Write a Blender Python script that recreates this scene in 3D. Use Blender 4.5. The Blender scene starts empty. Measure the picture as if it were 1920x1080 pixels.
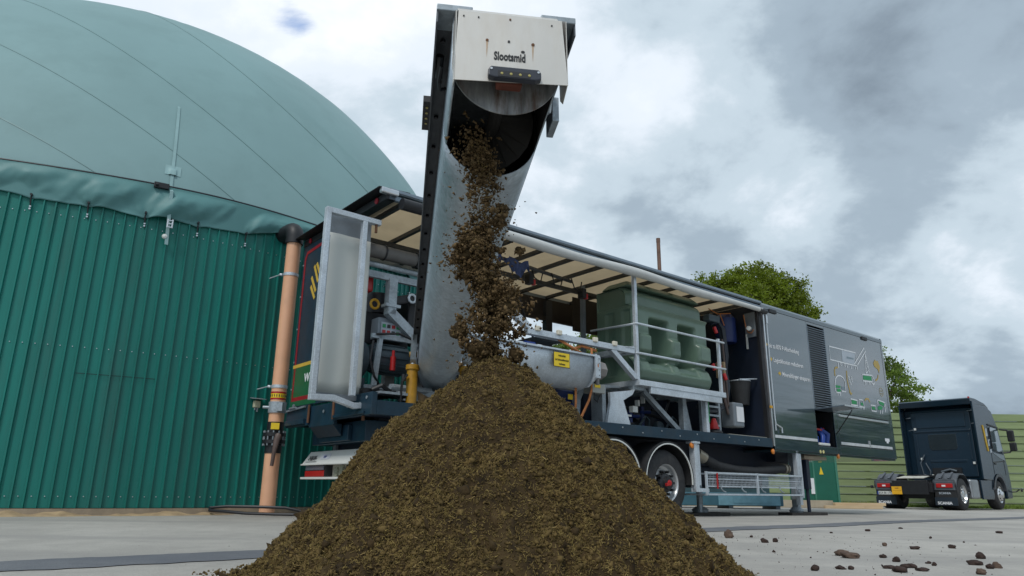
import bpy, math, random
import numpy as np
from mathutils import Vector, Matrix, Euler

random.seed(7)
RNG = np.random.default_rng(11)
SC = bpy.context.scene
COL = SC.collection
R = math.radians

# ------------------------------------------------------------------ camera
PITCH, ROLL, F_PX = .2775, .013, 1323.0
cam_data = bpy.data.cameras.new('camera')
cam = bpy.data.objects.new('camera', cam_data)
COL.objects.link(cam)
_fw = Vector((0, math.cos(PITCH), math.sin(PITCH)))
_up = Vector((0, -math.sin(PITCH), math.cos(PITCH)))
_rt = Vector((1, 0, 0))
_r2 = math.cos(ROLL) * _rt + math.sin(ROLL) * _up
_u2 = -math.sin(ROLL) * _rt + math.cos(ROLL) * _up
_m = Matrix((_r2, _u2, -_fw)).transposed().to_4x4()
_m.translation = Vector((0, 0, .35))
cam.matrix_world = _m
cam_data.sensor_width = 36
cam_data.lens = 36 * F_PX / 1920
cam_data.clip_start = .05
cam_data.clip_end = 3000
SC.camera = cam

# ------------------------------------------------------------------ light
SUN_EL, SUN_AZ = R(52), R(205)      # azimuth clockwise from +Y : the light comes from behind the camera
SUN_STRENGTH, SKY_STRENGTH = 1.5, .105
SC.view_settings.view_transform = 'Standard'
SC.view_settings.look = 'None'
SC.view_settings.gamma = 1
SC.view_settings.exposure = 0.1
SC.view_settings.use_curve_mapping = False
SC.render.engine = 'CYCLES'
SC.cycles.max_bounces = 6
SC.cycles.caustics_reflective = False
SC.cycles.caustics_refractive = False

sun_d = bpy.data.lights.new('sun', 'SUN')
sun_d.energy = SUN_STRENGTH
sun_d.angle = R(14)
sun_d.color = (1, .96, .9)
sun = bpy.data.objects.new('sun', sun_d)
COL.objects.link(sun)
_dir = Vector((math.sin(SUN_AZ) * math.cos(SUN_EL), math.cos(SUN_AZ) * math.cos(SUN_EL), math.sin(SUN_EL)))
sun.rotation_euler = _dir.to_track_quat('Z', 'Y').to_euler()

world = bpy.data.worlds.new('World')
SC.world = world
world.use_nodes = True


def build_world():
    nt = world.node_tree
    N, L = nt.nodes, nt.links
    N.clear()
    out = N.new('ShaderNodeOutputWorld')
    bg = N.new('ShaderNodeBackground')
    bg.inputs[1].default_value = SKY_STRENGTH
    sky = N.new('ShaderNodeTexSky')
    sky.sky_type = 'NISHITA'
    sky.sun_disc = False
    sky.sun_elevation = SUN_EL
    sky.sun_rotation = SUN_AZ
    sky.air_density = 1.2
    sky.dust_density = .6
    tc = N.new('ShaderNodeTexCoord')
    sep = N.new('ShaderNodeSeparateXYZ')
    L.new(tc.outputs['Generated'], sep.inputs[0])

    def math_(op, a, b=None, c=None, clamp=False):
        n = N.new('ShaderNodeMath'); n.operation = op; n.use_clamp = clamp
        for i, v in enumerate((a, b, c)):
            if v is None: continue
            if isinstance(v, (int, float)): n.inputs[i].default_value = v
            else: L.new(v, n.inputs[i])
        return n.outputs[0]
    zz = math_('ADD', math_('ABSOLUTE', sep.outputs[2]), .45)
    px = math_('DIVIDE', sep.outputs[0], zz)
    py = math_('DIVIDE', sep.outputs[1], zz)
    cmb = N.new('ShaderNodeCombineXYZ')
    L.new(px, cmb.inputs[0]); L.new(py, cmb.inputs[1])
    cmb.inputs[2].default_value = 3.7

    def noise(scale, detail, rough, dist, off):
        mp = N.new('ShaderNodeMapping'); mp.inputs['Location'].default_value = off
        L.new(cmb.outputs[0], mp.inputs[0])
        n = N.new('ShaderNodeTexNoise')
        n.inputs['Scale'].default_value = scale; n.inputs['Detail'].default_value = detail
        n.inputs['Roughness'].default_value = rough; n.inputs['Distortion'].default_value = dist
        L.new(mp.outputs[0], n.inputs['Vector'])
        return n.outputs['Fac']

    def ramp(fac, stops):
        r = N.new('ShaderNodeValToRGB')
        r.color_ramp.interpolation = 'EASE'
        els = r.color_ramp.elements
        while len(els) < len(stops): els.new(.5)
        for e, (p, c) in zip(els, stops):
            e.position = p; e.color = (*c, 1) if len(c) == 3 else c
        L.new(fac, r.inputs[0])
        return r.outputs[0]

    def blob(x, y, rad_deg, soft):
        # a cloud bank seen in a given direction of the sky
        d = (_fw * F_PX + _r2 * (x - 960) - _u2 * (y - 540)).normalized()
        vm = N.new('ShaderNodeVectorMath'); vm.operation = 'DOT_PRODUCT'
        nrm = N.new('ShaderNodeVectorMath'); nrm.operation = 'NORMALIZE'
        L.new(tc.outputs['Generated'], nrm.inputs[0])
        L.new(nrm.outputs[0], vm.inputs[0]); vm.inputs[1].default_value = d
        ang = math_('MULTIPLY', math_('ARCCOSINE', math_('MINIMUM', vm.outputs['Value'], .999999)), 180 / math.pi)
        return math_('SUBTRACT', 1, math_('DIVIDE', math_('SUBTRACT', ang, rad_deg - soft), 2 * soft), clamp=True)
    big = noise(1.7, 9, .52, .15, (1.3, .4, 0))
    mid = noise(4.0, 10, .56, .2, (4.1, 2.0, 0))
    fine = noise(11, 8, .6, .2, (0, 5.0, 0))
    val = math_('ADD', math_('MULTIPLY', big, .55), math_('ADD', math_('MULTIPLY', mid, .37), math_('MULTIPLY', fine, .08)))
    shade = math_('MULTIPLY_ADD', math_('SUBTRACT', val, .5), 1.45, .50)
    for (x, y, r_, s_, k) in ((1640, 110, 7, 6, -.16), (1490, 410, 3, 4, .15), (1060, 30, 7, 7, .06), (1800, 430, 7, 7, .05), (700, 160, 8, 7, .10),
                              (1330, 380, 3, 4, -.08), (1880, 260, 4, 4, .07), (1150, 330, 5, 5, -.04), (1380, 230, 5, 5, .05)):
        shade = math_('ADD', shade, math_('MULTIPLY', blob(x, y, r_, s_), k))
    cc = ramp(shade, ((.24, (2.05, 2.6, 3.2)), (.42, (3.45, 4.3, 5.1)), (.53, (5.3, 6.3, 7.1)), (.64, (7.5, 8.2, 9.0)), (.78, (9.4, 9.7, 9.9))))
    # a few thin gaps of blue in an almost closed cover
    cov = noise(2.3, 9, .6, .4, (7.7, 1.0, 0))
    cov = math_('ADD', cov, .08)
    for (x, y, r_, s_, k) in ((565, 55, 2.6, 2.4, -.26), (540, 5, 1.5, 2, -.1), (1850, 500, 12, 8, .2), (1400, 300, 14, 8, .15)):
        cov = math_('ADD', cov, math_('MULTIPLY', blob(x, y, r_, s_), k))
    cf = ramp(cov, ((.33, (0, 0, 0)), (.47, (1, 1, 1))))
    bl = N.new('ShaderNodeMixRGB'); bl.blend_type = 'MIX'
    skyg = N.new('ShaderNodeMixRGB'); skyg.blend_type = 'MULTIPLY'; skyg.inputs[0].default_value = 1
    skyg.inputs[2].default_value = (1.6, 1.75, 2.0, 1)
    L.new(sky.outputs[0], skyg.inputs[1])
    L.new(cf, bl.inputs[0]); L.new(skyg.outputs[0], bl.inputs[1]); L.new(cc, bl.inputs[2])
    L.new(bl.outputs[0], bg.inputs[0])
    L.new(bg.outputs[0], out.inputs[0])


build_world()

# ------------------------------------------------------------------ materials
MATS = {}


def M(name, col, rough=.55, metal=0., var=.12, scale=6., bump=0., bscale=40., coat=0., spangle=0., tint=None, tamt=0., tscale=3.,
      translucent=0., wave=0., obj_random=0., spec=.5, stretch=(1, 1, 1)):
    if name in MATS: return MATS[name]
    m = bpy.data.materials.new(name); m.use_nodes = True
    nt = m.node_tree; N, L = nt.nodes, nt.links
    b = N['Principled BSDF']
    b.inputs['Roughness'].default_value = rough
    b.inputs['Metallic'].default_value = metal
    b.inputs['Specular IOR Level'].default_value = spec
    if coat:
        b.inputs['Coat Weight'].default_value = coat; b.inputs['Coat Roughness'].default_value = .08
    tc = N.new('ShaderNodeTexCoord')
    mp = N.new('ShaderNodeMapping'); mp.inputs['Scale'].default_value = stretch
    L.new(tc.outputs['Object'], mp.inputs[0])
    vec = mp.outputs[0]

    def noise(sc, det=6, ro=.6):
        n = N.new('ShaderNodeTexNoise'); n.inputs['Scale'].default_value = sc
        n.inputs['Detail'].default_value = det; n.inputs['Roughness'].default_value = ro
        L.new(vec, n.inputs['Vector']); return n.outputs['Fac']

    def mix(fac, a, c, mode='MIX'):
        x = N.new('ShaderNodeMixRGB'); x.blend_type = mode
        for i, v in ((0, fac), (1, a), (2, c)):
            if isinstance(v, (int, float)): x.inputs[i].default_value = v
            elif isinstance(v, tuple): x.inputs[i].default_value = (*v, 1)
            else: L.new(v, x.inputs[i])
        return x.outputs[0]
    lo = tuple(max(0, c * (1 - var)) for c in col); hi = tuple(min(1, c * (1 + var)) for c in col)
    nf = noise(scale)
    rp = N.new('ShaderNodeValToRGB'); rp.color_ramp.elements[0].position = .32; rp.color_ramp.elements[1].position = .68
    L.new(nf, rp.inputs[0])
    c = mix(rp.outputs[0], lo, hi)
    if spangle:
        v = N.new('ShaderNodeTexVoronoi'); v.inputs['Scale'].default_value = spangle
        L.new(vec, v.inputs['Vector'])
        bw = N.new('ShaderNodeSeparateColor'); L.new(v.outputs['Color'], bw.inputs[0])
        mr = N.new('ShaderNodeMapRange'); mr.inputs[3].default_value = .88; mr.inputs[4].default_value = 1.1
        L.new(bw.outputs[0], mr.inputs[0])
        cb = N.new('ShaderNodeCombineColor')
        for i in range(3): L.new(mr.outputs[0], cb.inputs[i])
        c = mix(1.0, c, cb.outputs[0], 'MULTIPLY')
        rr = N.new('ShaderNodeMapRange'); rr.inputs[3].default_value = rough - .1; rr.inputs[4].default_value = rough + .14
        L.new(bw.outputs[1], rr.inputs[0]); L.new(rr.outputs[0], b.inputs['Roughness'])
    if tint:
        tr = N.new('ShaderNodeValToRGB'); tr.color_ramp.elements[0].position = .5; tr.color_ramp.elements[1].position = .72
        L.new(noise(tscale, 8, .65), tr.inputs[0])
        tm = N.new('ShaderNodeMath'); tm.operation = 'MULTIPLY'; tm.inputs[1].default_value = tamt
        L.new(tr.outputs[0], tm.inputs[0])
        c = mix(tm.outputs[0], c, tint)
    if obj_random:
        oi = N.new('ShaderNodeObjectInfo')
        mr = N.new('ShaderNodeMapRange'); mr.inputs[3].default_value = 1 - obj_random; mr.inputs[4].default_value = 1 + obj_random
        L.new(oi.outputs['Random'], mr.inputs[0])
        cb = N.new('ShaderNodeCombineColor')
        for i in range(3): L.new(mr.outputs[0], cb.inputs[i])
        c = mix(1.0, c, cb.outputs[0], 'MULTIPLY')
    L.new(c, b.inputs['Base Color'])
    h = None
    if bump:
        bp = N.new('ShaderNodeBump'); bp.inputs['Strength'].default_value = bump; bp.inputs['Distance'].default_value = .01
        L.new(noise(bscale, 5, .65), bp.inputs['Height']); h = bp.outputs[0]
    if wave:
        w = N.new('ShaderNodeTexNoise'); w.inputs['Scale'].default_value = 1.0; w.inputs['Detail'].default_value = 3
        m2 = N.new('ShaderNodeMapping'); m2.inputs['Scale'].default_value = (.5, .5, 5.5)
        L.new(tc.outputs['Object'], m2.inputs[0]); L.new(m2.outputs[0], w.inputs['Vector'])
        bp = N.new('ShaderNodeBump'); bp.inputs['Strength'].default_value = wave; bp.inputs['Distance'].default_value = .05
        L.new(w.outputs['Fac'], bp.inputs['Height'])
        if h is not None: L.new(h, bp.inputs['Normal'])
        h = bp.outputs[0]
    if h is not None: L.new(h, b.inputs['Normal'])
    if translucent:
        t = N.new('ShaderNodeBsdfTranslucent'); L.new(c, t.inputs[0])
        ms = N.new('ShaderNodeMixShader'); ms.inputs[0].default_value = translucent
        L.new(b.outputs[0], ms.inputs[1]); L.new(t.outputs[0], ms.inputs[2])
        L.new(ms.outputs[0], N['Material Output'].inputs[0])
    MATS[name] = m
    return m


galv = M('galvanised steel', (.57, .63, .69), .48, .4, .10, 3, .03, 70, spangle=85, tint=(.33, .36, .38), tamt=.5, tscale=4)
galv_d = M('dull galvanised steel', (.33, .38, .42), .55, .4, .18, 4, .05, 70, spangle=45, tint=(.18, .19, .2), tamt=.5, tscale=5)
steel_grey = M('grey painted steel', (.2, .23, .26), .5, .2, .15, 5, .03, 60)
navy = M('navy frame paint', (.010, .034, .058), .42, 0, .2, 5, .04, 40, spec=.35, tint=(.05, .05, .05), tamt=.35)
navy_dark = M('dark navy panel', (.005, .011, .027), .55, 0, .2, 4, .03, 40)
box_paint = M('slate box paint', (.020, .046, .064), .25, .0, .1, 2, 0, 40, coat=1, wave=.22)
box_paint.node_tree.nodes['Principled BSDF'].inputs['Coat IOR'].default_value = 1.95
box_paint.node_tree.nodes['Principled BSDF'].inputs['Coat Roughness'].default_value = .07
black = M('black plastic', (.012, .013, .016), .5, 0, .2, 8, .05, 60)
black_soft = M('black rubber', (.018, .019, .021), .7, 0, .25, 10, .1, 60)
tyre_m = M('tyre rubber', (.022, .023, .026), .75, 0, .3, 14, .15, 50, tint=(.08, .075, .07), tamt=.5, tscale=6)
white = M('white paint', (.72, .74, .72), .4, 0, .05, 5, .02, 40, tint=(.5, .5, .47), tamt=.4, tscale=5)
white_print = M('white print', (.75, .77, .8), .6, 0, .04)
stainless = M('weathered stainless sheet', (.62, .60, .565), .42, .35, .07, 4, .04, 60, tint=(.5, .42, .33), tamt=.35, tscale=5, stretch=(1, 1, .3))
rusty_sheet = M('stained sheet steel', (.30, .31, .315), .5, .4, .45, 6, .08, 40, tint=(.12, .055, .025), tamt=.95, tscale=4.5, stretch=(1, 3.5, .7))
rust = M('rust', (.13, .06, .03), .85, 0, .4, 12, .2, 60)
inner_dark = M('dirty shaded trough interior', (.012, .010, .009), .8, 0, .3, 9, .1, 40)  # near-black: shade inside the outlet put into the colour, along with grime
red = M('red plastic', (.42, .015, .015), .35, 0, .1, 6)
red_line = M('red reflective tape', (.28, .008, .02), .4, 0, .1, 6)
yellow = M('yellow paint', (.60, .31, .01), .45, 0, .12, 6, tint=(.4, .2, .03), tamt=.3)
yellow_print = M('yellow print', (.62, .42, .06), .5, 0, .06)
green_print = M('green print', (.02, .28, .09), .5, 0, .06)
green_band = M('green lettering band', (.008, .12, .045), .4, 0, .06)
muted_print = M('muted white print', (.72, .75, .78), .6, 0, .06)
muted_yellow = M('muted yellow print', (.46, .33, .09), .5, 0, .06)
grey_print = M('grey print', (.18, .24, .28), .4, 0, .06)
pale_print = M('pale print', (.42, .47, .53), .5, 0, .06)
blue = M('blue plastic', (.012, .05, .28), .4, 0, .2, 6)
orange = M('orange webbing', (.48, .17, .05), .7, 0, .2, 20, .1, 90)
orange_lamp = M('amber lamp', (.7, .22, .03), .25, 0, .05)
tarp_grey = M('grey rolled tarp', (.55, .56, .55), .55, 0, .08, 5, .12, 12, tint=(.35, .36, .35), tamt=.4, tscale=5)
curtain_m = M('grey curtain tarp', (.74, .76, .73), .5, 0, .05, 1.2, .12, 3, stretch=(1, 2.5, .4), translucent=.3)
roof_tarp = M('cream roof tarp', (.72, .64, .51), .6, 0, .06, 2, .05, 20, translucent=.62)
roof_rail = M('grey roof rail', (.22, .27, .32), .4, .4, .1, 5)
tank_green = M('green polyethylene', (.118, .185, .140), .34, 0, .1, 2.5, .04, 90, coat=.15)
brown_dark = M('brown valance', (.035, .028, .024), .6, 0, .2, 4)
alu = M('bright aluminium', (.62, .64, .66), .3, .85, .08, 6)
chrome = M('polished rim', (.68, .69, .7), .22, .9, .1, 8)
glass_dark = M('dark window glass', (.02, .03, .035), .05, 0, .1, 2, coat=1)
cable_m = M('black cable', (.013, .015, .02), .45, 0, .1)
motor_m = M('blue grey motor paint', (.07, .10, .12), .5, .1, .2, 6, .06, 40)
sign_y = M('yellow sign plate', (.82, .58, .02), .45, 0, .05)
plank_m = M('dark timber', (.035, .032, .03), .8, 0, .3, 8, .2, 40)

# ------------------------------------------------------------------ mesh helpers


class MB:
    def __init__(self):
        self.v, self.f, self.mi, self.cur = [], [], [], 0

    def add(self, vs, fs):
        o = len(self.v)
        self.v.extend(tuple(map(float, p)) for p in vs)
        for f in fs:
            self.f.append(tuple(i + o for i in f)); self.mi.append(self.cur)
        return self

    def box(self, x0, x1, y0, y1, z0, z1):
        vs = [(x, y, z) for x in (x0, x1) for y in (y0, y1) for z in (z0, z1)]
        return self.add(vs, [(0, 1, 3, 2), (4, 6, 7, 5), (0, 4, 5, 1), (2, 3, 7, 6), (0, 2, 6, 4), (1, 5, 7, 3)])

    def hexa(self, b, t):   # two quads, bottom and top
        return self.add(list(b) + list(t), [(3, 2, 1, 0), (4, 5, 6, 7), (0, 1, 5, 4), (1, 2, 6, 5), (2, 3, 7, 6), (3, 0, 4, 7)])

    def bar(self, p, q, w, h=None, up=(0, 0, 1)):
        p, q = Vector(p), Vector(q); h = h or w
        d = (q - p).normalized(); u = Vector(up)
        if abs(d.dot(u)) > .97: u = Vector((0, 1, 0)) if abs(d.y) < .9 else Vector((1, 0, 0))
        s = d.cross(u).normalized(); u = s.cross(d).normalized()
        a, b = s * w / 2, u * h / 2
        return self.hexa([p - a - b, p + a - b, p + a + b, p - a + b], [q - a - b, q + a - b, q + a + b, q - a + b])

    def tube(self, pts, r, n=10, cap=True, closed=False):
        pts = [Vector(p) for p in pts]
        rs = r if hasattr(r, '__len__') else [r] * len(pts)
        vs, fs = [], []
        prev = None
        for i, p in enumerate(pts):
            if closed: d = pts[(i + 1) % len(pts)] - pts[i - 1]
            else: d = pts[min(i + 1, len(pts) - 1)] - pts[max(i - 1, 0)]
            d.normalize()
            if prev is None:
                u = Vector((0, 0, 1)) if abs(d.z) < .9 else Vector((1, 0, 0))
                s = d.cross(u).normalized()
            else:
                s = (prev - d * prev.dot(d)).normalized()
            prev = s; u = s.cross(d)
            for k in range(n):
                a = 2 * math.pi * k / n
                vs.append(p + (s * math.cos(a) + u * math.sin(a)) * rs[i])
        m = len(pts)
        for i in range(m if closed else m - 1):
            j = (i + 1) % m
            for k in range(n):
                k2 = (k + 1) % n
                fs.append((i * n + k, j * n + k, j * n + k2, i * n + k2))
        if cap and not closed:
            fs.append(tuple(range(n))); fs.append(tuple(reversed(range((m - 1) * n, m * n))))
        return self.add(vs, fs)

    def cyl(self, p, q, r, n=14, r2=None):
        return self.tube([p, q], [r, r if r2 is None else r2], n)

    def prism(self, poly, o, ax, ay, depth):
        """polygon in the plane (ax, ay) at o, pushed along depth vector"""
        o, ax, ay, dv = Vector(o), Vector(ax), Vector(ay), Vector(depth)
        n = len(poly)
        a = [o + ax * x + ay * y for x, y in poly]
        b = [p + dv for p in a]
        fs = [tuple(range(n)), tuple(reversed(range(n, 2 * n)))]
        fs += [(i, n + i, n + (i + 1) % n, (i + 1) % n) for i in range(n)]
        return self.add(a + b, fs)

    def lathe(self, prof, o, axis, n=24):
        o, d = Vector(o), Vector(axis).normalized()
        u = Vector((0, 0, 1)) if abs(d.z) < .9 else Vector((1, 0, 0))
        s = d.cross(u).normalized(); u = s.cross(d)
        vs, fs = [], []
        for r, h in prof:
            for k in range(n):
                a = 2 * math.pi * k / n
                vs.append(o + d * h + (s * math.cos(a) + u * math.sin(a)) * r)
        for i in range(len(prof) - 1):
            for k in range(n):
                k2 = (k + 1) % n
                fs.append((i * n + k, i * n + k2, (i + 1) * n + k2, (i + 1) * n + k))
        return self.add(vs, fs)

    def grid(self, P):
        """P : array (a, b, 3)"""
        a, b = P.shape[:2]
        fs = [(i * b + j, (i + 1) * b + j, (i + 1) * b + j + 1, i * b + j + 1) for i in range(a - 1) for j in range(b - 1)]
        return self.add(P.reshape(-1, 3), fs)

    def build(self, name, mats, parent=None, smooth=False, bevel=0., angle=35, label=None, kind=None, solid=0.):
        me = bpy.data.meshes.new(name)
        me.from_pydata(self.v, [], self.f)
        if not isinstance(mats, (list, tuple)): mats = [mats]
        for m in mats: me.materials.append(m)
        if len(mats) > 1: me.polygons.foreach_set('material_index', self.mi)
        import bmesh
        bm = bmesh.new(); bm.from_mesh(me); bmesh.ops.recalc_face_normals(bm, faces=bm.faces); bm.to_mesh(me); bm.free()
        if smooth:
            me.polygons.foreach_set('use_smooth', [True] * len(me.polygons))
            me.set_sharp_from_angle(angle=R(angle))
        me.update()
        o = bpy.data.objects.new(name, me)
        COL.objects.link(o)
        if parent: o.parent = parent
        if solid:
            s = o.modifiers.new('thickness', 'SOLIDIFY'); s.thickness = solid; s.offset = 0
        if bevel:
            bv = o.modifiers.new('bevel', 'BEVEL'); bv.width = bevel; bv.segments = 2; bv.limit_method = 'ANGLE'; bv.angle_limit = R(40)
        if label: o['label'] = label
        if kind: o['kind'] = kind
        return o


def fast_mesh(name, V, F, mat, parent=None, smooth=False, kind=None, label=None):
    """V (n,3), F (m,k) numpy"""
    me = bpy.data.meshes.new(name)
    V = np.ascontiguousarray(V, np.float32); F = np.ascontiguousarray(F, np.int32)
    me.vertices.add(len(V)); me.vertices.foreach_set('co', V.ravel())
    k = F.shape[1]
    me.loops.add(F.size); me.loops.foreach_set('vertex_index', F.ravel())
    me.polygons.add(len(F)); me.polygons.foreach_set('loop_start', np.arange(0, F.size, k, dtype=np.int32))
    me.update(calc_edges=True); me.validate()
    if smooth: me.polygons.foreach_set('use_smooth', [True] * len(me.polygons))
    me.materials.append(mat)
    o = bpy.data.objects.new(name, me); COL.objects.link(o)
    if parent: o.parent = parent
    if kind: o['kind'] = kind
    if label: o['label'] = label
    return o


def thing(name, label, cat, loc=(0, 0, 0), rotz=0., group=None, matrix=None):
    o = bpy.data.objects.new(name, None); COL.objects.link(o)
    o.empty_display_size = .2
    if matrix is not None: o.matrix_world = matrix
    else:
        o.location = loc; o.rotation_euler = (0, 0, rotz)
    return tag(o, label, cat, group)


def tag(o, label, cat, group=None, kind=None):
    if label: o['label'] = label
    if cat: o['category'] = cat
    if group: o['group'] = group
    if kind: o['kind'] = kind
    return o


def text(name, body, size, mat, parent, origin, ax, ay, depth=.003, align='LEFT', squeeze=1., shear=0., bold=0.):
    """flat lettering : baseline start at origin, running along ax, upright along ay"""
    cu = bpy.data.curves.new(name, 'FONT')
    cu.body = body; cu.size = size; cu.align_x = align; cu.extrude = depth / 2; cu.shear = shear; cu.offset = bold
    cu.resolution_u = 3
    tmp = bpy.data.objects.new(name, cu); COL.objects.link(tmp)
    dg = bpy.context.evaluated_depsgraph_get()
    me = bpy.data.meshes.new_from_object(tmp.evaluated_get(dg))
    bpy.data.objects.remove(tmp)
    me.name = name
    me.materials.clear(); me.materials.append(mat)
    ax, ay = Vector(ax).normalized(), Vector(ay).normalized(); az = ax.cross(ay)
    mat4 = Matrix((ax * squeeze, ay, az)).transposed().to_4x4(); mat4.translation = Vector(origin)
    me.transform(mat4)
    o = bpy.data.objects.new(name, me); COL.objects.link(o)
    if parent: o.parent = parent
    return o


def copy_tree(o, parent=None):
    c = o.copy(); COL.objects.link(c); c.parent = parent
    for ch in list(o.children): copy_tree(ch, c)
    return c


def fbm2(x, y, seed=0, octv=5, lac=2.1, gain=.5):
    """value noise on numpy arrays, range about -1..1"""
    g = np.random.default_rng(seed).random((256, 256)) * 2 - 1
    out = np.zeros_like(x, float); amp = 1.; fr = 1.; tot = 0
    for o in range(octv):
        X, Y = x * fr + 17.3 * o + 1000, y * fr + 5.1 * o + 1000
        ix, iy = np.floor(X).astype(int), np.floor(Y).astype(int)
        fx, fy = X - ix, Y - iy
        fx, fy = fx * fx * (3 - 2 * fx), fy * fy * (3 - 2 * fy)
        a = g[ix % 256, iy % 256]; b = g[(ix + 1) % 256, iy % 256]; c = g[ix % 256, (iy + 1) % 256]; d = g[(ix + 1) % 256, (iy + 1) % 256]
        out += amp * ((a * (1 - fx) + b * fx) * (1 - fy) + (c * (1 - fx) + d * fx) * fy)
        tot += amp; amp *= gain; fr *= lac
    return out / tot * 1.6


def gz(x, y=0):
    return -.04 - .0065 * max(0., x)


def smooth01(t):
    t = np.clip(t, 0, 1); return t * t * (3 - 2 * t)

# ------------------------------------------------------------------ ground


def ground_material(name, base, dark, light, aggregate=.12):
    m = bpy.data.materials.new(name); m.use_nodes = True
    nt = m.node_tree; N, L = nt.nodes, nt.links; b = N['Principled BSDF']
    tc = N.new('ShaderNodeTexCoord')

    def noise(sc, det=8, ro=.6, stretch=(1, 1, 1)):
        mp = N.new('ShaderNodeMapping'); mp.inputs['Scale'].default_value = stretch
        L.new(tc.outputs['Object'], mp.inputs[0])
        n = N.new('ShaderNodeTexNoise'); n.inputs['Scale'].default_value = sc; n.inputs['Detail'].default_value = det; n.inputs['Roughness'].default_value = ro
        L.new(mp.outputs[0], n.inputs['Vector']); return n.outputs['Fac']

    def ramp(f, p0, p1, c0, c1):
        r = N.new('ShaderNodeValToRGB'); e = r.color_ramp.elements
        e[0].position, e[1].position = p0, p1; e[0].color = (*c0, 1); e[1].color = (*c1, 1)
        L.new(f, r.inputs[0]); return r.outputs[0]

    def mix(f, a, c, mode='MIX'):
        x = N.new('ShaderNodeMixRGB'); x.blend_type = mode
        for i, v in ((0, f), (1, a), (2, c)):
            if isinstance(v, float): x.inputs[i].default_value = v
            elif isinstance(v, tuple): x.inputs[i].default_value = (*v, 1)
            else: L.new(v, x.inputs[i])
        return x.outputs[0]
    c = mix(ramp(noise(.35, 6), .35, .65, (0, 0, 0), (1, 1, 1)), dark, base)
    c = mix(ramp(noise(1.6, 8, .65, (1, .6, 1)), .42, .75, (0, 0, 0), (.8, .8, .8)), c, light)
    c = mix(ramp(noise(7, 8, .7), .5, .75, (0, 0, 0), (.75, .75, .75)), c, dark)
    c = mix(ramp(noise(2.2, 9, .72, (.25, 1.6, 1)), .56, .78, (0, 0, 0), (.6, .6, .6)), c, (dark[0] * .72, dark[1] * .72, dark[2] * .75))
    c = mix(.5, c, ramp(noise(260, 3, .8), .3, .7, (.72, .72, .72), (1.22, 1.2, 1.16)), 'MULTIPLY')
    v = N.new('ShaderNodeTexVoronoi'); v.inputs['Scale'].default_value = 95; L.new(tc.outputs['Object'], v.inputs['Vector'])
    c = mix(aggregate * 3, c, ramp(v.outputs['Distance'], .1, .6, (1.15, 1.15, 1.15), (.7, .7, .7)), 'MULTIPLY')
    c = mix(ramp(noise(1.1, 6, .6, (.18, 1.5, 1)), .5, .62, (0, 0, 0), (.5, .5, .5)), c, (dark[0] * .8, dark[1] * .8, dark[2] * .82))
    # crumbs trodden into the surface
    c = mix(ramp(noise(38, 4, .7), .66, .72, (0, 0, 0), (.55, .55, .55)), c, (.09, .075, .055))
    L.new(c, b.inputs['Base Color']); b.inputs['Roughness'].default_value = .82
    bp = N.new('ShaderNodeBump'); bp.inputs['Strength'].default_value = .35; bp.inputs['Distance'].default_value = .006
    L.new(noise(120, 5, .7), bp.inputs['Height']); L.new(bp.outputs[0], b.inputs['Normal'])
    return m


concrete = ground_material('yard concrete', (.45, .432, .398), (.34, .328, .305), (.53, .51, .47))
asphalt = ground_material('asphalt patch', (.17, .18, .20), (.13, .14, .16), (.22, .23, .245), .2)
g = MB()
xs = [-600, -200, -60, -20, -8, -4, 0, 4, 8, 12, 16, 20, 26, 34, 50, 100, 300, 900]
ys = [-60, -20, -5, 0, 3, 6, 10, 14, 18, 22, 26, 30, 40, 80, 200, 500, 1500]
g.grid(np.array([[(x, y, gz(min(x, 30), y)) for y in ys] for x in xs]))
tag(g.build('ground', concrete), None, None, kind='structure')
# the band of asphalt that crosses the yard
st = MB()
cl_ = [(-9, -1.6), (-4.5, 1.9), (-2.45, 3.62), (-1.55, 4.38), (.2, 5.9), (2.36, 8.4), (4.2, 9.9), (6.4, 12.1), (9.5, 14.6), (14, 18.6)]
cx_, cy_ = np.array(cl_).T
tq = np.linspace(0, len(cl_) - 1, 420)
cx_, cy_ = np.interp(tq, np.arange(len(cl_)), cx_), np.interp(tq, np.arange(len(cl_)), cy_)
kern = np.ones(41) / 41
cx_[20:-20], cy_[20:-20] = np.convolve(cx_, kern, 'valid'), np.convolve(cy_, kern, 'valid')
dx_, dy_ = np.gradient(cx_), np.gradient(cy_); ln_ = np.hypot(dx_, dy_); nx_, ny_ = -dy_ / ln_, dx_ / ln_
wl = .25 + .035 * fbm2(tq * 9, tq * 0, 41, 4); wr = .25 + .035 * fbm2(tq * 9, tq * 0 + 9, 42, 4)
P = []
for x, y, nx0, ny0, a, c in zip(cx_, cy_, nx_, ny_, wl, wr):
    P.append([(x + nx0 * s, y + ny0 * s, gz(x) + .004) for s in (-a, -a * .3, c * .3, c)])
st.grid(np.array(P))
tag(st.build('asphalt_strip', asphalt), None, None, kind='structure')

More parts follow.
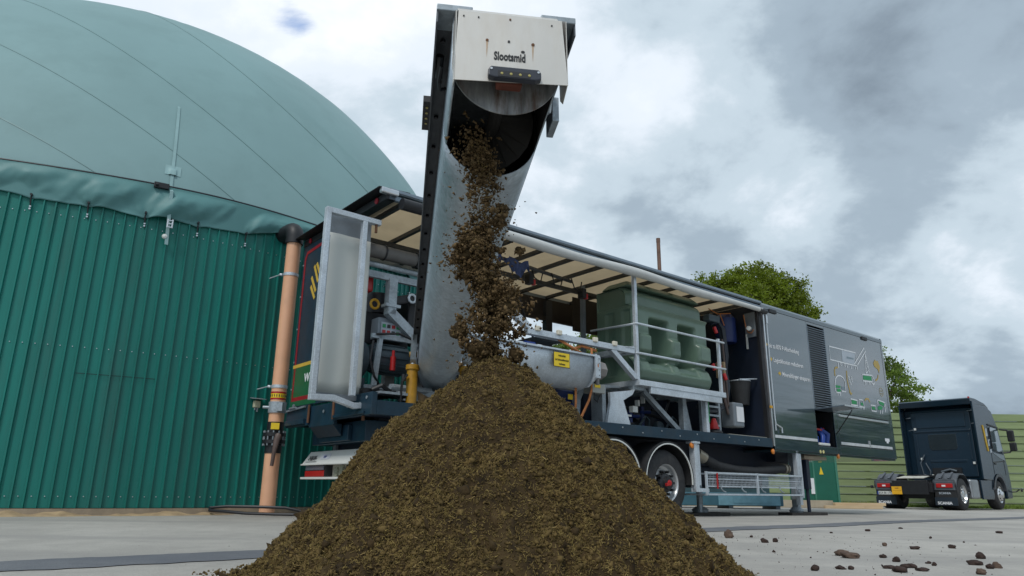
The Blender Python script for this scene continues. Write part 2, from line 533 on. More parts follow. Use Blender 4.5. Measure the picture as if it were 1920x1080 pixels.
# ------------------------------------------------------------------ biogas tank
TX, TY, TR = -9.6, 16.8, 8.5
clad_m = M('teal cladding', (.012, .178, .150), .42, 0, .14, 2.2, .02, 30, obj_random=.07, tint=(.03, .13, .115), tamt=.75, tscale=3.2, spec=.35, stretch=(1, 1, .13))
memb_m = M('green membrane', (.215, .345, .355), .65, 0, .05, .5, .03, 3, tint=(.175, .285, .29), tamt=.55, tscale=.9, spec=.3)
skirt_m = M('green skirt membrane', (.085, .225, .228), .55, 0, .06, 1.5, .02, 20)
seam_m = M('membrane seam', (.165, .28, .285), .5, 0, .1)
strap_m = M('pale tension strap', (.25, .40, .41), .6, 0, .1)
conc_m = M('plinth concrete', (.30, .245, .18), .85, 0, .2, 4, .2, 50, tint=(.14, .12, .1), tamt=.6, tscale=3)
tank = thing('biogas_tank', 'large round green clad tank with inflated membrane dome at the left', 'tank', (TX, TY, 0))


def pol(r, deg, z):
    return (r * math.cos(R(deg)), r * math.sin(R(deg)), z)


PITCHD = .94
NRIB = 7
a0 = -106.0
for s in range(18):
    m = MB(); pts = []
    for k in range(NRIB):
        for fr, h in ((0, 0), (.66, 0), (.71, 1), (.83, 1), (.88, 0)):
            pts.append((a0 + (s * NRIB + k + fr) * PITCHD, h))
    pts.append((a0 + (s * NRIB + NRIB + .02) * PITCHD, .12))
    zsteps = (.05, 1.2, 2.6, 4.3)
    m.grid(np.array([[pol(TR + .029 * h + (.0025 if s % 2 else 0), d, z) for z in zsteps] for d, h in pts]))
    m.build('cladding_sheet', clad_m, tank)
m = MB()
m.lathe([(8.40, -.1), (8.40, 4.42)], (0, 0, 0), (0, 0, 1), 96)
m.build('tank_wall', conc_m, tank, smooth=True)
m = MB(); m.lathe([(8.2, .02), (8.57, .045), (8.58, -.12)], (0, 0, 0), (0, 0, 1), 120)
m.build('plinth', conc_m, tank)
# screws in three rows
m = MB()
for k in range(18 * NRIB):
    d = a0 + (k + .3) * PITCHD
    for z in (3.87, 2.09, .19):
        c = Vector(pol(TR + .004, d, z)); n = Vector(pol(1, d, 0))
        m.cyl(c, c + n * .008, .0068, 6)
m.build('wall_screws', alu, tank, kind='stuff')
# one sheet joint that shows as a short dark line
m = MB(); m.grid(np.array([[pol(TR + .0275, d, 1.735 + .012 * i) for i in range(2)] for d in np.linspace(-62.8, -56.5, 30)]))
m.build('sheet_joint', M('dark sheet joint', (.003, .05, .045), .5), tank)
# dome : membrane sheets between slanted seams
ZC = 2.4
RS = math.hypot(8.5, 4.4 - ZC)
def seam_circle(k, n=150):
    """points of the dome cut by the k-th (fractional) seam plane, from rim to rim"""
    nv = Vector((.43 + .1 * k, .38 - .145 * k, .82 - .022 * k)).normalized(); d = 1.57 + 2.47 * k
    r = math.sqrt(max(RS * RS - d * d, 1e-5))
    e1 = nv.cross(Vector((0, 0, 1))).normalized(); e2 = e1.cross(nv).normalized()
    if e2.z < 0: e2 = -e2
    q = (4.4 - ZC - d * nv.z) / (r * e2.z)
    if q >= .999: return None
    t = math.pi if q <= -1 else math.acos(q)
    return [tuple(nv * d + (e1 * math.sin(a) + e2 * math.cos(a)) * r + Vector((0, 0, ZC))) for a in np.linspace(-t, t, n)]


ks = [-4.16, -4, -3, -2, -1, 0, 1, 2, 2.88]
for i in range(len(ks) - 1):
    rows = [c for c in (seam_circle(k) for k in np.linspace(ks[i], ks[i + 1], 12)) if c]
    if len(rows) > 1:
        m = MB(); m.grid(np.array(rows)); m.build('membrane_sheet', memb_m, tank, smooth=True, angle=180)
m = MB(); m.lathe([(RS * math.sin(a), ZC - .03 + RS * math.cos(a)) for a in np.linspace(.01, math.acos((4.4 - ZC) / RS), 30)], (0, 0, 0), (0, 0, 1), 96)
m.build('inner_membrane', memb_m, tank, smooth=True, angle=180)
for k in ks[1:-1]:
    rows = []
    for dk, up in ((-.006, 0), (-.005, .006), (.005, .006), (.006, .0)):
        c = seam_circle(k + dk)
        if c: rows.append(np.array(c) * (1 + up / 9.))
    if len(rows) == 4:
        m = MB(); m.grid(np.array(rows)); m.build('weld_seam', seam_m, tank, smooth=True)
# skirt below the rim, puckered at its ties
TIES = [-77.9, -73.3, -68.7, -64.2, -59.45, -54.75, -50.05, -45.4, -40.7, -36, -31.3, -26.6]
phis = np.linspace(-104, 18, 620); ts = np.linspace(0, 1, 26)
PH, TT = np.meshgrid(phis, ts, indexing='ij')
zl = np.interp(PH, [-104, -78, -71.3, -65.8, -59.5, -53.2, -49, -45.4, -40, -32, -26, 18], [4.12, 4.12, 4.10, 4.05, 4.03, 4.06, 4.12, 4.25, 4.2, 4.16, 4.25, 4.2])
zt = 4.56
w1 = fbm2(PH * .34 + TT * .5, TT * 1.3, 3, 2); w2 = fbm2(PH * .8 + 1.6 * TT, TT * 1.1, 8, 2)
edge = np.zeros_like(PH); puck = np.zeros_like(PH)
for k, t_ in enumerate(TIES):
    dphi = PH - t_
    g_ = np.exp(-(dphi / .5) ** 2)
    edge += .022 * g_
    rr_ = np.sqrt((dphi * .148) ** 2 + ((1 - TT) * .45) ** 2)
    an = np.arctan2(dphi * .148, (1 - TT) * .45 + .02)
    puck += .020 * np.cos(an * 7 + k) * np.exp(-rr_ * 6.5) * (1 - np.exp(-rr_ * 22)) * .9 - .03 * np.exp(-rr_ * 14)
Z = zt + (zl + .02 * w1 * (TT > .6) - edge - zt) * TT
RAD = 8.52 + .045 * np.sin(np.pi * np.clip(TT * 1.05, 0, 1)) + .03 * TT + (.045 * w1 + .022 * w2) * smooth01(TT * 2.2) + puck + .022 * np.sin(PH * .8 + 5 * TT) * TT
RAD = np.maximum(RAD, 8.535)
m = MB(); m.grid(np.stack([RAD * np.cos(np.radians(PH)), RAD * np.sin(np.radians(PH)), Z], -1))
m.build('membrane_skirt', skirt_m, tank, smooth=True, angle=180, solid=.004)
m = MB(); m.tube([pol(8.525, d, 4.555 + .012 * math.sin(d * .21)) for d in np.linspace(-104, 18, 160)], .017, 8)
m.build('rim_cable', cable_m, tank, smooth=True)
m = MB()
c = Vector(pol(8.555, -58.55, 4.535)); tn = Vector((-math.sin(R(-58.5)), math.cos(R(-58.5)), 0))
m.bar(c - tn * .09, c + tn * .11, .07, .085); m.cyl(c - tn * .05 - Vector((0, 0, .02)), c - tn * .05 + Vector(pol(.07, -58.5, 0)), .02, 8)
m.build('cable_clamp', black, tank, bevel=.01)
for d in TIES:
    m = MB()
    rr_ = 8.545
    m.tube([pol(rr_ + .02, d, 4.08), pol(rr_ + .005, d, 4.0), pol(rr_, d + .04, 3.93)], [.008, .011, .006], 6)
    m.cyl(pol(8.53, d, 4.085), pol(8.585, d, 4.085), .016, 8)
    t_ = m.build('tie_cord', black, tank)
    m = MB()
    for z in (3.925, 3.89): m.cyl(pol(8.5, d + .04, z), pol(8.55, d + .04, z), .013, 8)
    m.build('tie_screw', alu, t_)
# tension strap with its pocket and buckle
prof = []
for t in np.linspace(0, 1, 12):
    z = 6.2 - t * 1.65; r_ = math.sqrt(RS ** 2 - (z - ZC) ** 2) + .012
    prof.append((r_, -57.72 + t * .1, z))
for t in np.linspace(0.1, 1, 8): prof.append((8.64 - .03 * t, -57.62 + .28 * t, 4.55 - .9 * t))
m = MB(); m.grid(np.array([[pol(r_, d - .155, z), pol(r_, d + .155, z)] for r_, d, z in prof]))
sp = m.build('tension_strap', strap_m, tank, solid=.005)
m = MB()
rows = []
for z in np.linspace(4.80, 4.97, 5):
    rr_ = math.sqrt(RS ** 2 - (z - ZC) ** 2) + .007
    rows.append([pol(rr_ + (.028 if 2 < i < 7 and z < 4.92 else 0), -57.6 + d, z) for i, d in enumerate(np.linspace(-.75, .75, 10))])
m.grid(np.array(rows)); m.build('strap_pocket', strap_m, tank, smooth=True)
m = MB()
for dz in (0, .05, .1): m.bar(pol(8.66, -57.55, 3.9 + dz), pol(8.66, -57.05, 3.9 + dz), .02, .014)
for dd in (-.2, .2): m.bar(pol(8.66, -57.3 + dd, 3.89), pol(8.66, -57.3 + dd, 4.02), .02, .014)
m.build('ratchet_buckle', alu, sp)
m = MB(); m.lathe([(.001, 0), (.03, .01), (.04, .035), (.03, .06), (.001, .07)], pol(8.56, -57.55, 3.77), pol(1, -57.5, 0), 12)
m.build('strap_knob', white, sp, smooth=True)

# sensor box on the wall
sb = thing('sensor_box', 'small cream sensor box under a grey sheet hood on the green tank wall', 'sensor box', (TX + pol(TR, -47.0, 0)[0], TY + pol(TR, -47.0, 0)[1], 1.5), R(-47))
m = MB(); m.hexa([(.0, -.085, .10), (.17, -.10, .075), (.17, .10, .075), (.0, .085, .10)], [(.0, -.085, .11), (.17, -.10, .085), (.17, .10, .085), (.0, .085, .11)])
m.build('hood', galv_d, sb)
m = MB(); m.box(.03, .1, -.045, .045, -.04, .06); m.build('housing', M('cream plastic', (.5, .5, .36), .5), sb, bevel=.006)
m = MB(); m.cyl((.065, -.02, -.04), (.065, -.02, -.075), .012, 8); m.cyl((.065, .015, -.04), (.065, .015, -.10), .014, 8); m.build('cable_gland', galv_d, sb)

# ------------------------------------------------------------------ gas pipe
PX, PY = -3.41, 10.42
pipe_m = M('salmon plastic pipe', (.78, .43, .26), .42, 0, .06, 3, .02, 40, tint=(.5, .3, .2), tamt=.3, tscale=4)
gp = thing('gas_pipe', 'salmon upright plastic pipe with black elbow and valve beside the green tank', 'pipe', (PX, PY, 0))
rp = .108
m = MB(); m.cyl((0, 0, -.05), (0, 0, .84), rp, 28); m.build('pipe_section', pipe_m, gp, smooth=True)
m = MB(); m.cyl((0, 0, 1.22), (0, 0, 4.02), rp, 28); m.build('pipe_section', pipe_m, gp, smooth=True)
m = MB(); din = Vector((-.7, .715, 0))
m.tube([Vector((0, 0, 3.98)), Vector((0, 0, 4.1))] + [Vector((0, 0, 4.1)) + din * (.12 * (1 - math.cos(a))) + Vector((0, 0, .12 * math.sin(a))) for a in np.linspace(.2, math.pi / 2, 6)] + [Vector((0, 0, 4.22)) + din * .42], .135, 24)
m.build('elbow', black, gp, smooth=True, angle=50)
m = MB(); m.lathe([(.0, .80), (.118, .80), (.118, .93), (.16, .935), (.16, .985), (.122, .99), (.122, 1.03), (.16, 1.035), (.16, 1.085), (.118, 1.09), (.118, 1.24), (.0, 1.24)], (0, 0, 0), (0, 0, 1), 28)
vb = m.build('valve_body', black, gp, smooth=True)
m = MB()
for k in range(12):
    a = k * math.pi / 6 + .2; c = (math.cos(a) * .148, math.sin(a) * .148)
    m.cyl((*c, .905), (*c, 1.115), .011, 6)
m.build('flange_bolts', galv_d, vb, kind='stuff')
m = MB(); m.tube([(.1, -.1, 1.02), (.11, -.17, 1.03), (.10, -.185, .98), (.075, -.18, .80), (.06, -.175, .62)], [.04, .05, .045, .03, .026], 10)
m.build('valve_lever', M('brown lever', (.11, .075, .065), .5), gp, smooth=True)
m = MB(); m.prism([(-.055, -.045), (.055, -.045), (.055, .045), (-.055, .045)], (.035, -.122, 1.175), (1, .3, 0), (0, 0, 1), (.01, -.03, 0)); m.build('yellow_label', sign_y, gp)
m = MB(); m.lathe([(.0, 1.37), (.125, 1.37), (.128, 1.42), (.122, 1.45), (.128, 1.52), (.125, 1.53), (0, 1.53)], (0, 0, 0), (0, 0, 1), 28)
m.box(.04, .12, -.16, -.08, 1.39, 1.51); m.cyl((-.19, -.06, 1.45), (-.1, -.05, 1.45), .022, 8)
m.build('pipe_coupling', galv_d, gp, smooth=True)
m = MB(); m.lathe([(rp + .003, 1.56), (rp + .003, 1.585)], (0, 0, 0), (0, 0, 1), 28); m.lathe([(rp + .003, 1.65), (rp + .003, 1.675)], (0, 0, 0), (0, 0, 1), 28)
wt = m.build('warning_tape', red, gp, smooth=True)
m = MB(); m.lathe([(rp + .002, 1.585), (rp + .002, 1.65)], (0, 0, 0), (0, 0, 1), 28); m.build('tape_band', sign_y, wt, smooth=True)
m = MB()
for k in range(11):
    a = R(-175 + k * 18); c = Vector((math.cos(a), math.sin(a), 0))
    m.bar(c * (rp + .004) + Vector((0, 0, 1.60)), c * (rp + .004) + Vector((0, 0, 1.635)), .01, .004)
m.build('tape_print', black, wt)
for z in (1.73, 3.45):
    m = MB(); m.lathe([(rp, z), (rp + .008, z), (rp + .008, z + .045), (rp, z + .045)], (0, 0, 0), (0, 0, 1), 28)
    m.cyl((-.12, -.03, z + .02), (-.16, -.02, z + .03), .02, 8); m.cyl((-.15, -.02, z + .03), (-.36, .1, z + .0), .008, 6)
    m.build('pipe_clip', galv, gp, smooth=True)
# black hose lying on the plinth edge
m = MB(); m.tube([(-4.05, 10.02, .02), (-3.8, 9.9, .015), (-3.5, 9.85, -.005), (-3.1, 9.8, -.01), (-2.7, 9.8, -.01), (-2.2, 9.9, -.01)], .02, 8)
m.tube([(-4.05, 10.02, .02), (-4.1, 10.12, .05), (-3.9, 10.2, .07), (-3.5, 10.22, .07), (-3.1, 10.25, .06), (-2.8, 10.3, .0)], .02, 8)
tag(m.build('rubber_hose', cable_m, smooth=True), 'thin black hose looped on the ground at the foot of the salmon pipe', 'hose')
# drifts of sand along the plinth
m = MB(); sd = []
ph = np.linspace(-72, -46, 160)
for d in ph:
    hgt = max(0., .004 + .055 * float(fbm2(np.array([d * .35]), np.array([.5]), 5, 3)[0])) + .004
    if d > -50: hgt *= max(0, (-46 - d) / 4)
    sd.append([pol(8.58 + w, d, -.042 + hgt * k) for w, k in ((-.02, 1.0), (.05, .95), (.11, .6), (.2, .18), (.3, -.02))])
m.grid(np.array(sd) + np.array([TX, TY, 0]))
tag(m.build('sand_drift', M('pale sand', (.40, .29, .17), .9, 0, .25, 6, .3, 60), smooth=True), None, None, kind='stuff')
# ------------------------------------------------------------------ machine trailer (local x = length from the rear, y = away from us, z = up)
TH = .683
tr = thing('machine_trailer', 'long dark navy semi trailer with open machinery side and louvred front box', 'trailer', (-1.59, 8.38, 0), TH)
L_ = 13.86

# --- chassis
m = MB(); m.box(.02, 8.52, 0, .06, 1.175, 1.345); sr = m.build('side_rail', navy, tr, bevel=.006)
m = MB(); m.box(.02, 8.52, 2.49, 2.55, 1.175, 1.345); m.build('side_rail', navy, tr)
m = MB()
for k in range(16):
    u = 1.0 + k * .47
    m.cyl((u, -.008, 1.29 if k % 2 else 1.235), (u, .004, 1.29 if k % 2 else 1.235), .012, 6)
m.build('rail_bolts', alu, sr, kind='stuff')
m = MB(); m.box(.08, 13.8, .07, 2.48, 1.2, 1.31); m.build('deck', navy_dark, tr)
for v in (.7, 1.85):
    m = MB(); m.box(.4, 10.2, v - .07, v + .07, 1.17, 1.2); m.box(.4, 10.2, v - .01, v + .01, .84, 1.17); m.box(.4, 10.2, v - .07, v + .07, .81, .84)
    m.build('chassis_beam', navy_dark, tr)
# --- rear end beam in steps
m = MB()
m.box(-.05, .02, 1.78, 2.55, 1.15, 1.42); m.box(-.09, -.05, 1.86, 2.50, 1.17, 1.24)
m.box(-.05, .02, .0, 1.02, 1.175, 1.44); m.box(-.03, .02, 1.02, 1.78, 1.12, 1.40)
m.box(-.075, -.05, .16, .98, 1.19, 1.225)
m.hexa([(-.03, 1.04, 1.12), (.1, 1.04, .98), (.1, 1.76, .98), (-.03, 1.76, 1.12)], [(-.03, 1.04, 1.13), (.1, 1.04, 1.13), (.1, 1.76, 1.13), (-.03, 1.76, 1.13)])
rb = m.build('rear_beam', navy, tr, bevel=.006)
m = MB()
for v in (.98, 1.74): m.box(-.062, -.05, v, v + .05, 1.18, 1.42)
m.build('rusty_bracket', rust, rb)
m = MB()
m.tube([(-.06, 2.36, 1.39), (-.085, 2.36, 1.41), (-.085, 2.15, 1.41), (-.06, 2.15, 1.39)], .016, 8); m.bar((-.07, 2.5, 1.38), (-.07, 1.86, 1.405), .025)
m.cyl((-.055, 2.28, 1.44), (-.075, 2.28, 1.44), .028, 8)
m.build('step_handle', steel_grey, rb)
for v, z in ((.3, 1.32), (.62, 1.31), (.13, 1.38), (2.46, 1.2), (1.3, 1.3)):
    m = MB(); m.cyl((-.058, v, z), (-.05, v, z), .02, 8); m.build('beam_bolt', galv_d, rb)
m = MB(); m.box(.18, 1.0, .55, 2.1, .90, 1.16); m.box(.12, .18, .9, 1.75, .92, 1.12); m.build('rear_cross_member', navy, tr, bevel=.008)
m = MB(); m.box(.42, .7, .7, 1.95, .70, .90); m.build('underrun_bracket', navy_dark, tr)
m = MB()
m.box(.36, .40, 1.72, 1.80, .83, .93)
m.build('small_bracket', steel_grey, tr)
# --- white bumper
m = MB(); m.hexa([(.22, .06, .655), (.34, .06, .655), (.34, 2.47, .655), (.22, 2.47, .655)], [(.31, .10, .825), (.34, .10, .825), (.34, 2.40, .825), (.31, 2.40, .825)])
m.box(.205, .36, .05, 2.49, .635, .655); m.box(.22, .36, .05, 2.50, .445, .475)
bp = m.build('rear_bumper', white, tr, bevel=.005)
m = MB(); m.box(.33, .35, .08, 2.45, .475, .635); m.build('bumper_back', M('beige plate', (.42, .4, .33), .6), bp)
for v0 in (1.77, .12):
    m = MB(); m.box(.235, .33, v0, v0 + .62, .478, .56); tl_ = m.build('tail_lamp', red, bp, bevel=.012)
    m = MB(); m.box(.232, .33, v0 + .02, v0 + .60, .563, .632); m.build('lamp_lens', M('smoked lens', (.12, .13, .16), .2), tl_, bevel=.01)
    m = MB(); m.box(.24, .33, v0 - .07, v0 - .005, .48, .63); m.build('lamp_housing', black, tl_)
m = MB(); m.box(.3, .33, 1.34, 1.43, .48, .625); m.box(.3, .33, 1.5, 1.58, .49, .6); m.build('marker_plate', M('mottled plate', (.25, .26, .2), .5, 0, .9, 60), bp)
m = MB(); m.cyl((.33, 1.18, .555), (.29, 1.18, .555), .075, 20); m.cyl((.29, 1.18, .555), (.285, 1.18, .555), .03, 12); m.build('round_lamp', black, bp, smooth=True)
m = MB(); m.box(.315, .33, .55, 1.06, .50, .61); pl = m.build('number_plate', white, bp)
m = MB(); m.box(.312, .315, 1.01, 1.058, .502, .608); m.build('plate_strip', blue, pl)
nrm = Vector((-.165, 0, .09)).normalized()
text('maker_badge', '-H&W-', .105, black, bp, (.2345, 2.34, .70), (0, -1, 0), (.09, 0, .17), squeeze=.95)
m = MB(); m.bar((.228, 2.37, .683), (.228, 2.02, .683), .008, .003); m.build('badge_underline', black, bp)
m = MB(); m.hexa([(.2435, 1.94, .71), (.2455, 1.94, .71), (.2455, 1.66, .71), (.2435, 1.66, .71)], [(.282, 1.94, .785), (.285, 1.94, .785), (.285, 1.66, .785), (.282, 1.66, .785)])
stc = m.build('paper_sticker', M('pale sticker', (.66, .68, .74), .5), bp)
text('sticker_print', 'TÜV', .05, blue, stc, (.2500, 1.86, .728), (0, -1, 0), (.09, 0, .17))

# --- wheels


def wheel(u, v, z, out, label=None):
    """out = -1 : outer face towards -y"""
    w = bpy.data.objects.new('wheel', None); COL.objects.link(w); w.parent = tr; w.location = (u, v, z)
    s = out
    m = MB(); m.lathe([(.30, .0), (.43, -.005), (.505, .02), (.535, .07), (.535, .30), (.50, .36), (.3, .36)], (0, 0, 0), (0, -s, 0), 48)
    for k in range(4): pass
    m.build('tyre', tyre_m, w, smooth=True, angle=50)
    m = MB()
    m.lathe([(.315, .0), (.30, .012), (.285, .03), (.275, .10), (.225, .12), (.19, .085), (.17, .085), (.165, .13), (.0, .13)], (0, 0, 0), (0, -s, 0), 36)
    m.build('rim', M('silver rim paint', (.55, .57, .59), .35, .55, .08, 8), w, smooth=True, angle=40)
    m = MB(); m.lathe([(.15, .10), (.15, .02), (.11, -.0), (.10, -.05), (.0, -.055)], (0, 0, 0), (0, -s, 0), 24)
    for k in range(10):
        a = k * math.pi / 5; c = Vector((math.cos(a) * .185, 0, math.sin(a) * .185))
        m.cyl(c + Vector((0, -s * .09, 0)), c + Vector((0, -s * .0, 0)), .022, 8)
    m.build('hub', black, w, smooth=True, angle=40)
    m = MB(); m.lathe([(.0, -.07), (.045, -.065), (.05, -.05)], (0, 0, 0), (0, -s, 0), 12); m.bar((-.11, s * .07, -.03), (.0, s * .07, .0), .04)
    m.build('hub_cap', red, w, smooth=True)
    return w


for u in (2.8, 4.12, 5.43):
    wheel(u, .10, .475, -1)
    w_ = wheel(u, 2.45, .475, 1)
    m = MB()
    arc = [(u + .63 * math.cos(a), .52 + .62 * math.sin(a)) for a in np.linspace(-.12, math.pi + .12, 26)]
    arc2 = [(u + .60 * math.cos(a), .52 + .59 * math.sin(a)) for a in np.linspace(-.12, math.pi + .12, 26)]
    m.grid(np.array([[(x, y, z) for y in (.03, .045, .5)] for x, z in arc])); m.grid(np.array([[(x, y, z) for y in (.03, .5)] for x, z in arc2]))
    m.grid(np.array([[(a[0], .03, a[1]), (b[0], .03, b[1])] for a, b in zip(arc, arc2)]))
    fd = m.build('fender', black_soft, tr, smooth=True, angle=40)
    m = MB()
    a3 = [(u + .598 * math.cos(a), .52 + .588 * math.sin(a)) for a in np.linspace(-.12, math.pi + .12, 26)]
    a4 = [(u + .578 * math.cos(a), .52 + .568 * math.sin(a)) for a in np.linspace(-.12, math.pi + .12, 26)]
    m.grid(np.array([[(a[0], .022, a[1]), (b[0], .022, b[1]), (b[0], .04, b[1])] for a, b in zip(a3, a4)]))
    m.build('fender_edge', white, fd)
    m = MB(); m.cyl((u, .3, .475), (u, 2.3, .475), .07, 12); m.box(u - .5, u + .1, .66, .74, .55, .82); m.build('axle', navy_dark, tr)
m = MB(); m.box(2.0, 6.05, .55, 2.0, .78, .83); m.build('underbody', navy_dark, tr)

# --- support legs, tray and hose under the deck
m = MB(); m.box(6.06, 6.15, -.01, .10, .34, 1.17); m.box(6.18, 6.24, .02, .10, .45, 1.12); m.box(6.0, 6.2, -.03, .12, 1.13, 1.165); m.box(6.06, 6.42, -.005, .07, .34, .40)
m.build('tray_post', galv, tr, bevel=.004)
m = MB(); m.box(9.37, 9.47, .02, .11, .12, 1.15); m.box(9.50, 9.56, .03, .11, .25, 1.12); m.build('tray_post', galv, tr, bevel=.004)
m = MB()
for z in (.305, .66): m.bar((6.33, -.02, z), (9.42, -.02, z), .035, .03)
for z in (.44, .56): m.bar((6.36, .0, z), (9.40, .0, z), .022, .02)
for u in (6.33, 7.86, 9.42): m.bar((u, -.02, .29), (u, -.02, .68), .035)
for z in (.30, .66): m.bar((6.33, .5, z), (9.42, .5, z), .03)
for u in (6.33, 9.42): m.bar((u, -.02, .30), (u, .5, .30), .03)
m.box(6.35, 9.4, .0, .5, .292, .30)
tray = m.build('storage_tray', galv, tr)
m = MB()
for k in range(75): m.bar((6.38 + k * .041, -.012, .42), (6.38 + k * .041, -.012, .645), .0055)
for k in range(6): m.bar((6.36, -.010, .43 + k * .042), (9.40, -.010, .43 + k * .042), .0055)
m.build('wire_mesh', galv, tray, kind='stuff')
for k in range(5):
    u = 6.72 + k * .62
    m = MB(); m.tube([(u, -.03, .46), (u, -.035, .40), (u + .05, -.04, .36), (u + .13, -.03, .345)], .012, 6); m.build('mesh_hook', galv_d, tray)
m = MB(); m.box(6.60, 6.63, -.045, -.03, .40, .66); m.build('red_latch', red, tray)
m = MB(); m.tube([(6.45, .22, .98), (6.62, .2, .90), (6.95, .18, .79), (7.5, .18, .73), (8.1, .18, .72), (8.7, .19, .76), (9.2, .22, .80), (9.35, .25, .82)], .085, 16)
sh = m.build('suction_hose', black_soft, tr, smooth=True)
m = MB()
for p, q in (((6.42, .22, .99), (6.6, .2, .91)), ((9.16, .22, .80), (9.22, .22, .80)), ((9.27, .22, .80), (9.31, .22, .80))): m.cyl(p, q, .1, 16)
m.build('hose_clamp', M('dull brass fitting', (.32, .29, .23), .4, .5), sh, smooth=True)
m = MB(); m.cyl((6.75, .45, .0), (6.75, .45, .9), .035, 12); m.cyl((6.95, .6, .05), (6.95, .6, 1.1), .055, 12); m.lathe([(.0, .02), (.13, .03), (.15, .10), (.08, .15), (.0, .15)], (6.95, .6, -.06), (0, 0, 1), 16)
m.build('support_leg', galv_d, tr, smooth=True)
m = MB(); m.box(9.50, 9.62, .16, .28, .05, 1.1); m.lathe([(.0, .02), (.11, .03), (.14, .09), (.08, .16), (.0, .16)], (9.54, .22, -.08), (0, 0, 1), 16)
m.build('support_leg', galv_d, tr, smooth=True)
m = MB(); m.box(9.86, 9.98, .1, .22, .42, 1.0); m.cyl((9.92, .16, .42), (9.92, .16, -.06), .035, 12); m.build('landing_leg', navy_dark, tr)
m = MB(); m.box(6.4, 9.3, .75, 1.9, .42, 1.17); m.build('under_deck_tank', navy_dark, tr, bevel=.05)
m = MB(); m.box(9.4, 9.9, .5, 2.0, .95, 1.18); m.build('under_deck_box', navy_dark, tr)
m = MB(); m.lathe([(.0, 0), (.16, .02), (.19, .08), (.17, .12), (.0, .13)], (10.35, .5, .93), (0, 0, 1), 20); m.build('red_cap', red, tr, smooth=True)
m = MB(); m.box(10.0, 10.9, .2, 1.2, 1.02, 1.09); m.build('pallet_board', M('pale wood', (.42, .36, .28), .8), tr)
for u in (6.02, 8.52, 11.05):
    m = MB(); m.lathe([(.0, 0), (.045, .005), (.05, .03), (.0, .05)], (u, .03, 1.10), (0, -1, 0), 12); m.build('side_marker', orange_lamp, tr, smooth=True)
m = MB()
for u in (10.3, 10.42): m.cyl((u, -.004, 1.17), (u, .01, 1.17), .035, 12)
m.build('side_reflector', M('pale yellow reflector', (.75, .68, .3), .3), tr)

# --- front box
m = MB(); m.box(8.50, 8.58, .03, 2.55, 1.345, 4.04); blk = m.build('bulkhead', navy_dark, tr)
m = MB(); m.box(8.58, L_, 2.50, 2.55, 1.14, 4.04); m.box(L_ - .04, L_, .01, 2.50, 1.14, 4.04); m.box(8.58, L_ - .04, .02, 2.5, 1.10, 1.14)
m.build('box_shell', box_paint, tr)
m = MB(); m.prism([(0, 3.925), (0, 4.0), (.05, 4.055), (2.5, 4.055), (2.55, 4.0), (2.55, 3.925), (2.5, 3.925), (2.5, 4.03), (.06, 4.03), (.03, 3.99), (.03, 3.925)], (8.50, 0, 0), (0, 1, 0), (0, 0, 1), (L_ - 8.50, 0, 0))
m.build('box_roof', M('slate roof trim', (.10, .13, .15), .3, .3, .06, 3, coat=.5), tr)


def panel(name, u0, u1, z0, z1, d=.025, mat=box_paint):
    m = MB(); m.box(u0, u1, 0, d, z0, z1); return m.build(name, mat, tr, bevel=.003)


pd = panel('door_panel', 8.60, 10.245, 1.145, 3.915)
panel('upper_panel', 11.02, 13.80, 2.03, 3.915)
panel('lower_frame', 11.02, 11.17, 1.145, 2.02); panel('lower_frame', 13.74, 13.86, 1.145, 3.915); panel('lower_sill', 11.175, 13.735, 1.145, 1.33)
ld = panel('locker_door', 11.18, 13.73, 1.34, 2.015)
panel('lower_sill', 10.25, 11.015, 1.145, 1.28)
panel('vent_header', 10.25, 11.015, 3.86, 3.915)
m = MB(); m.box(8.54, 8.585, -.012, .03, 1.2, 3.93); m.cyl((8.645, -.02, 1.5), (8.645, -.02, 3.88), .012, 8); m.box(8.62, 8.68, -.03, .0, 3.62, 3.78)
m.build('door_rod', alu, pd)
m = MB(); m.tube([(8.645, -.02, 1.72), (8.645, -.03, 1.62), (8.80, -.035, 1.57), (8.83, -.04, 1.56), (8.83, -.04, 1.46)], .014, 8); m.build('door_handle', alu, pd)
m = MB(); m.box(8.52, 8.60, -.02, .0, 1.92, 1.97); m.build('yellow_latch', yellow, pd)
m = MB(); m.box(8.63, 10.22, -.006, .0, 1.365, 1.42); m.build('reflective_stripe', M('silver reflective tape', (.66, .68, .7), .35, .2), pd)
m = MB(); m.box(11.22, 13.68, -.006, .0, 1.355, 1.415); m.build('reflective_stripe', MATS['silver reflective tape'], ld)
m = MB(); m.box(11.24, 13.62, -.02, .0, 1.955, 1.995); m.build('grip_rail', alu, ld, bevel=.006)
m = MB(); m.box(12.5, 12.57, -.012, .0, 1.43, 1.5); m.box(12.515, 12.555, -.02, -.008, 1.34, 1.45); m.build('latch', alu, ld)
m = MB(); m.box(13.36, 13.58, -.004, .0, 1.53, 1.60); m.box(13.42, 13.52, -.004, .0, 1.49, 1.53); m.build('badge', white_print, ld)
for u in (8.92, 12.9):
    m = MB(); m.box(u - .13, u + .13, -.03, .03, 3.87, 3.95); m.build('marker_lamp', black, tr, bevel=.01)
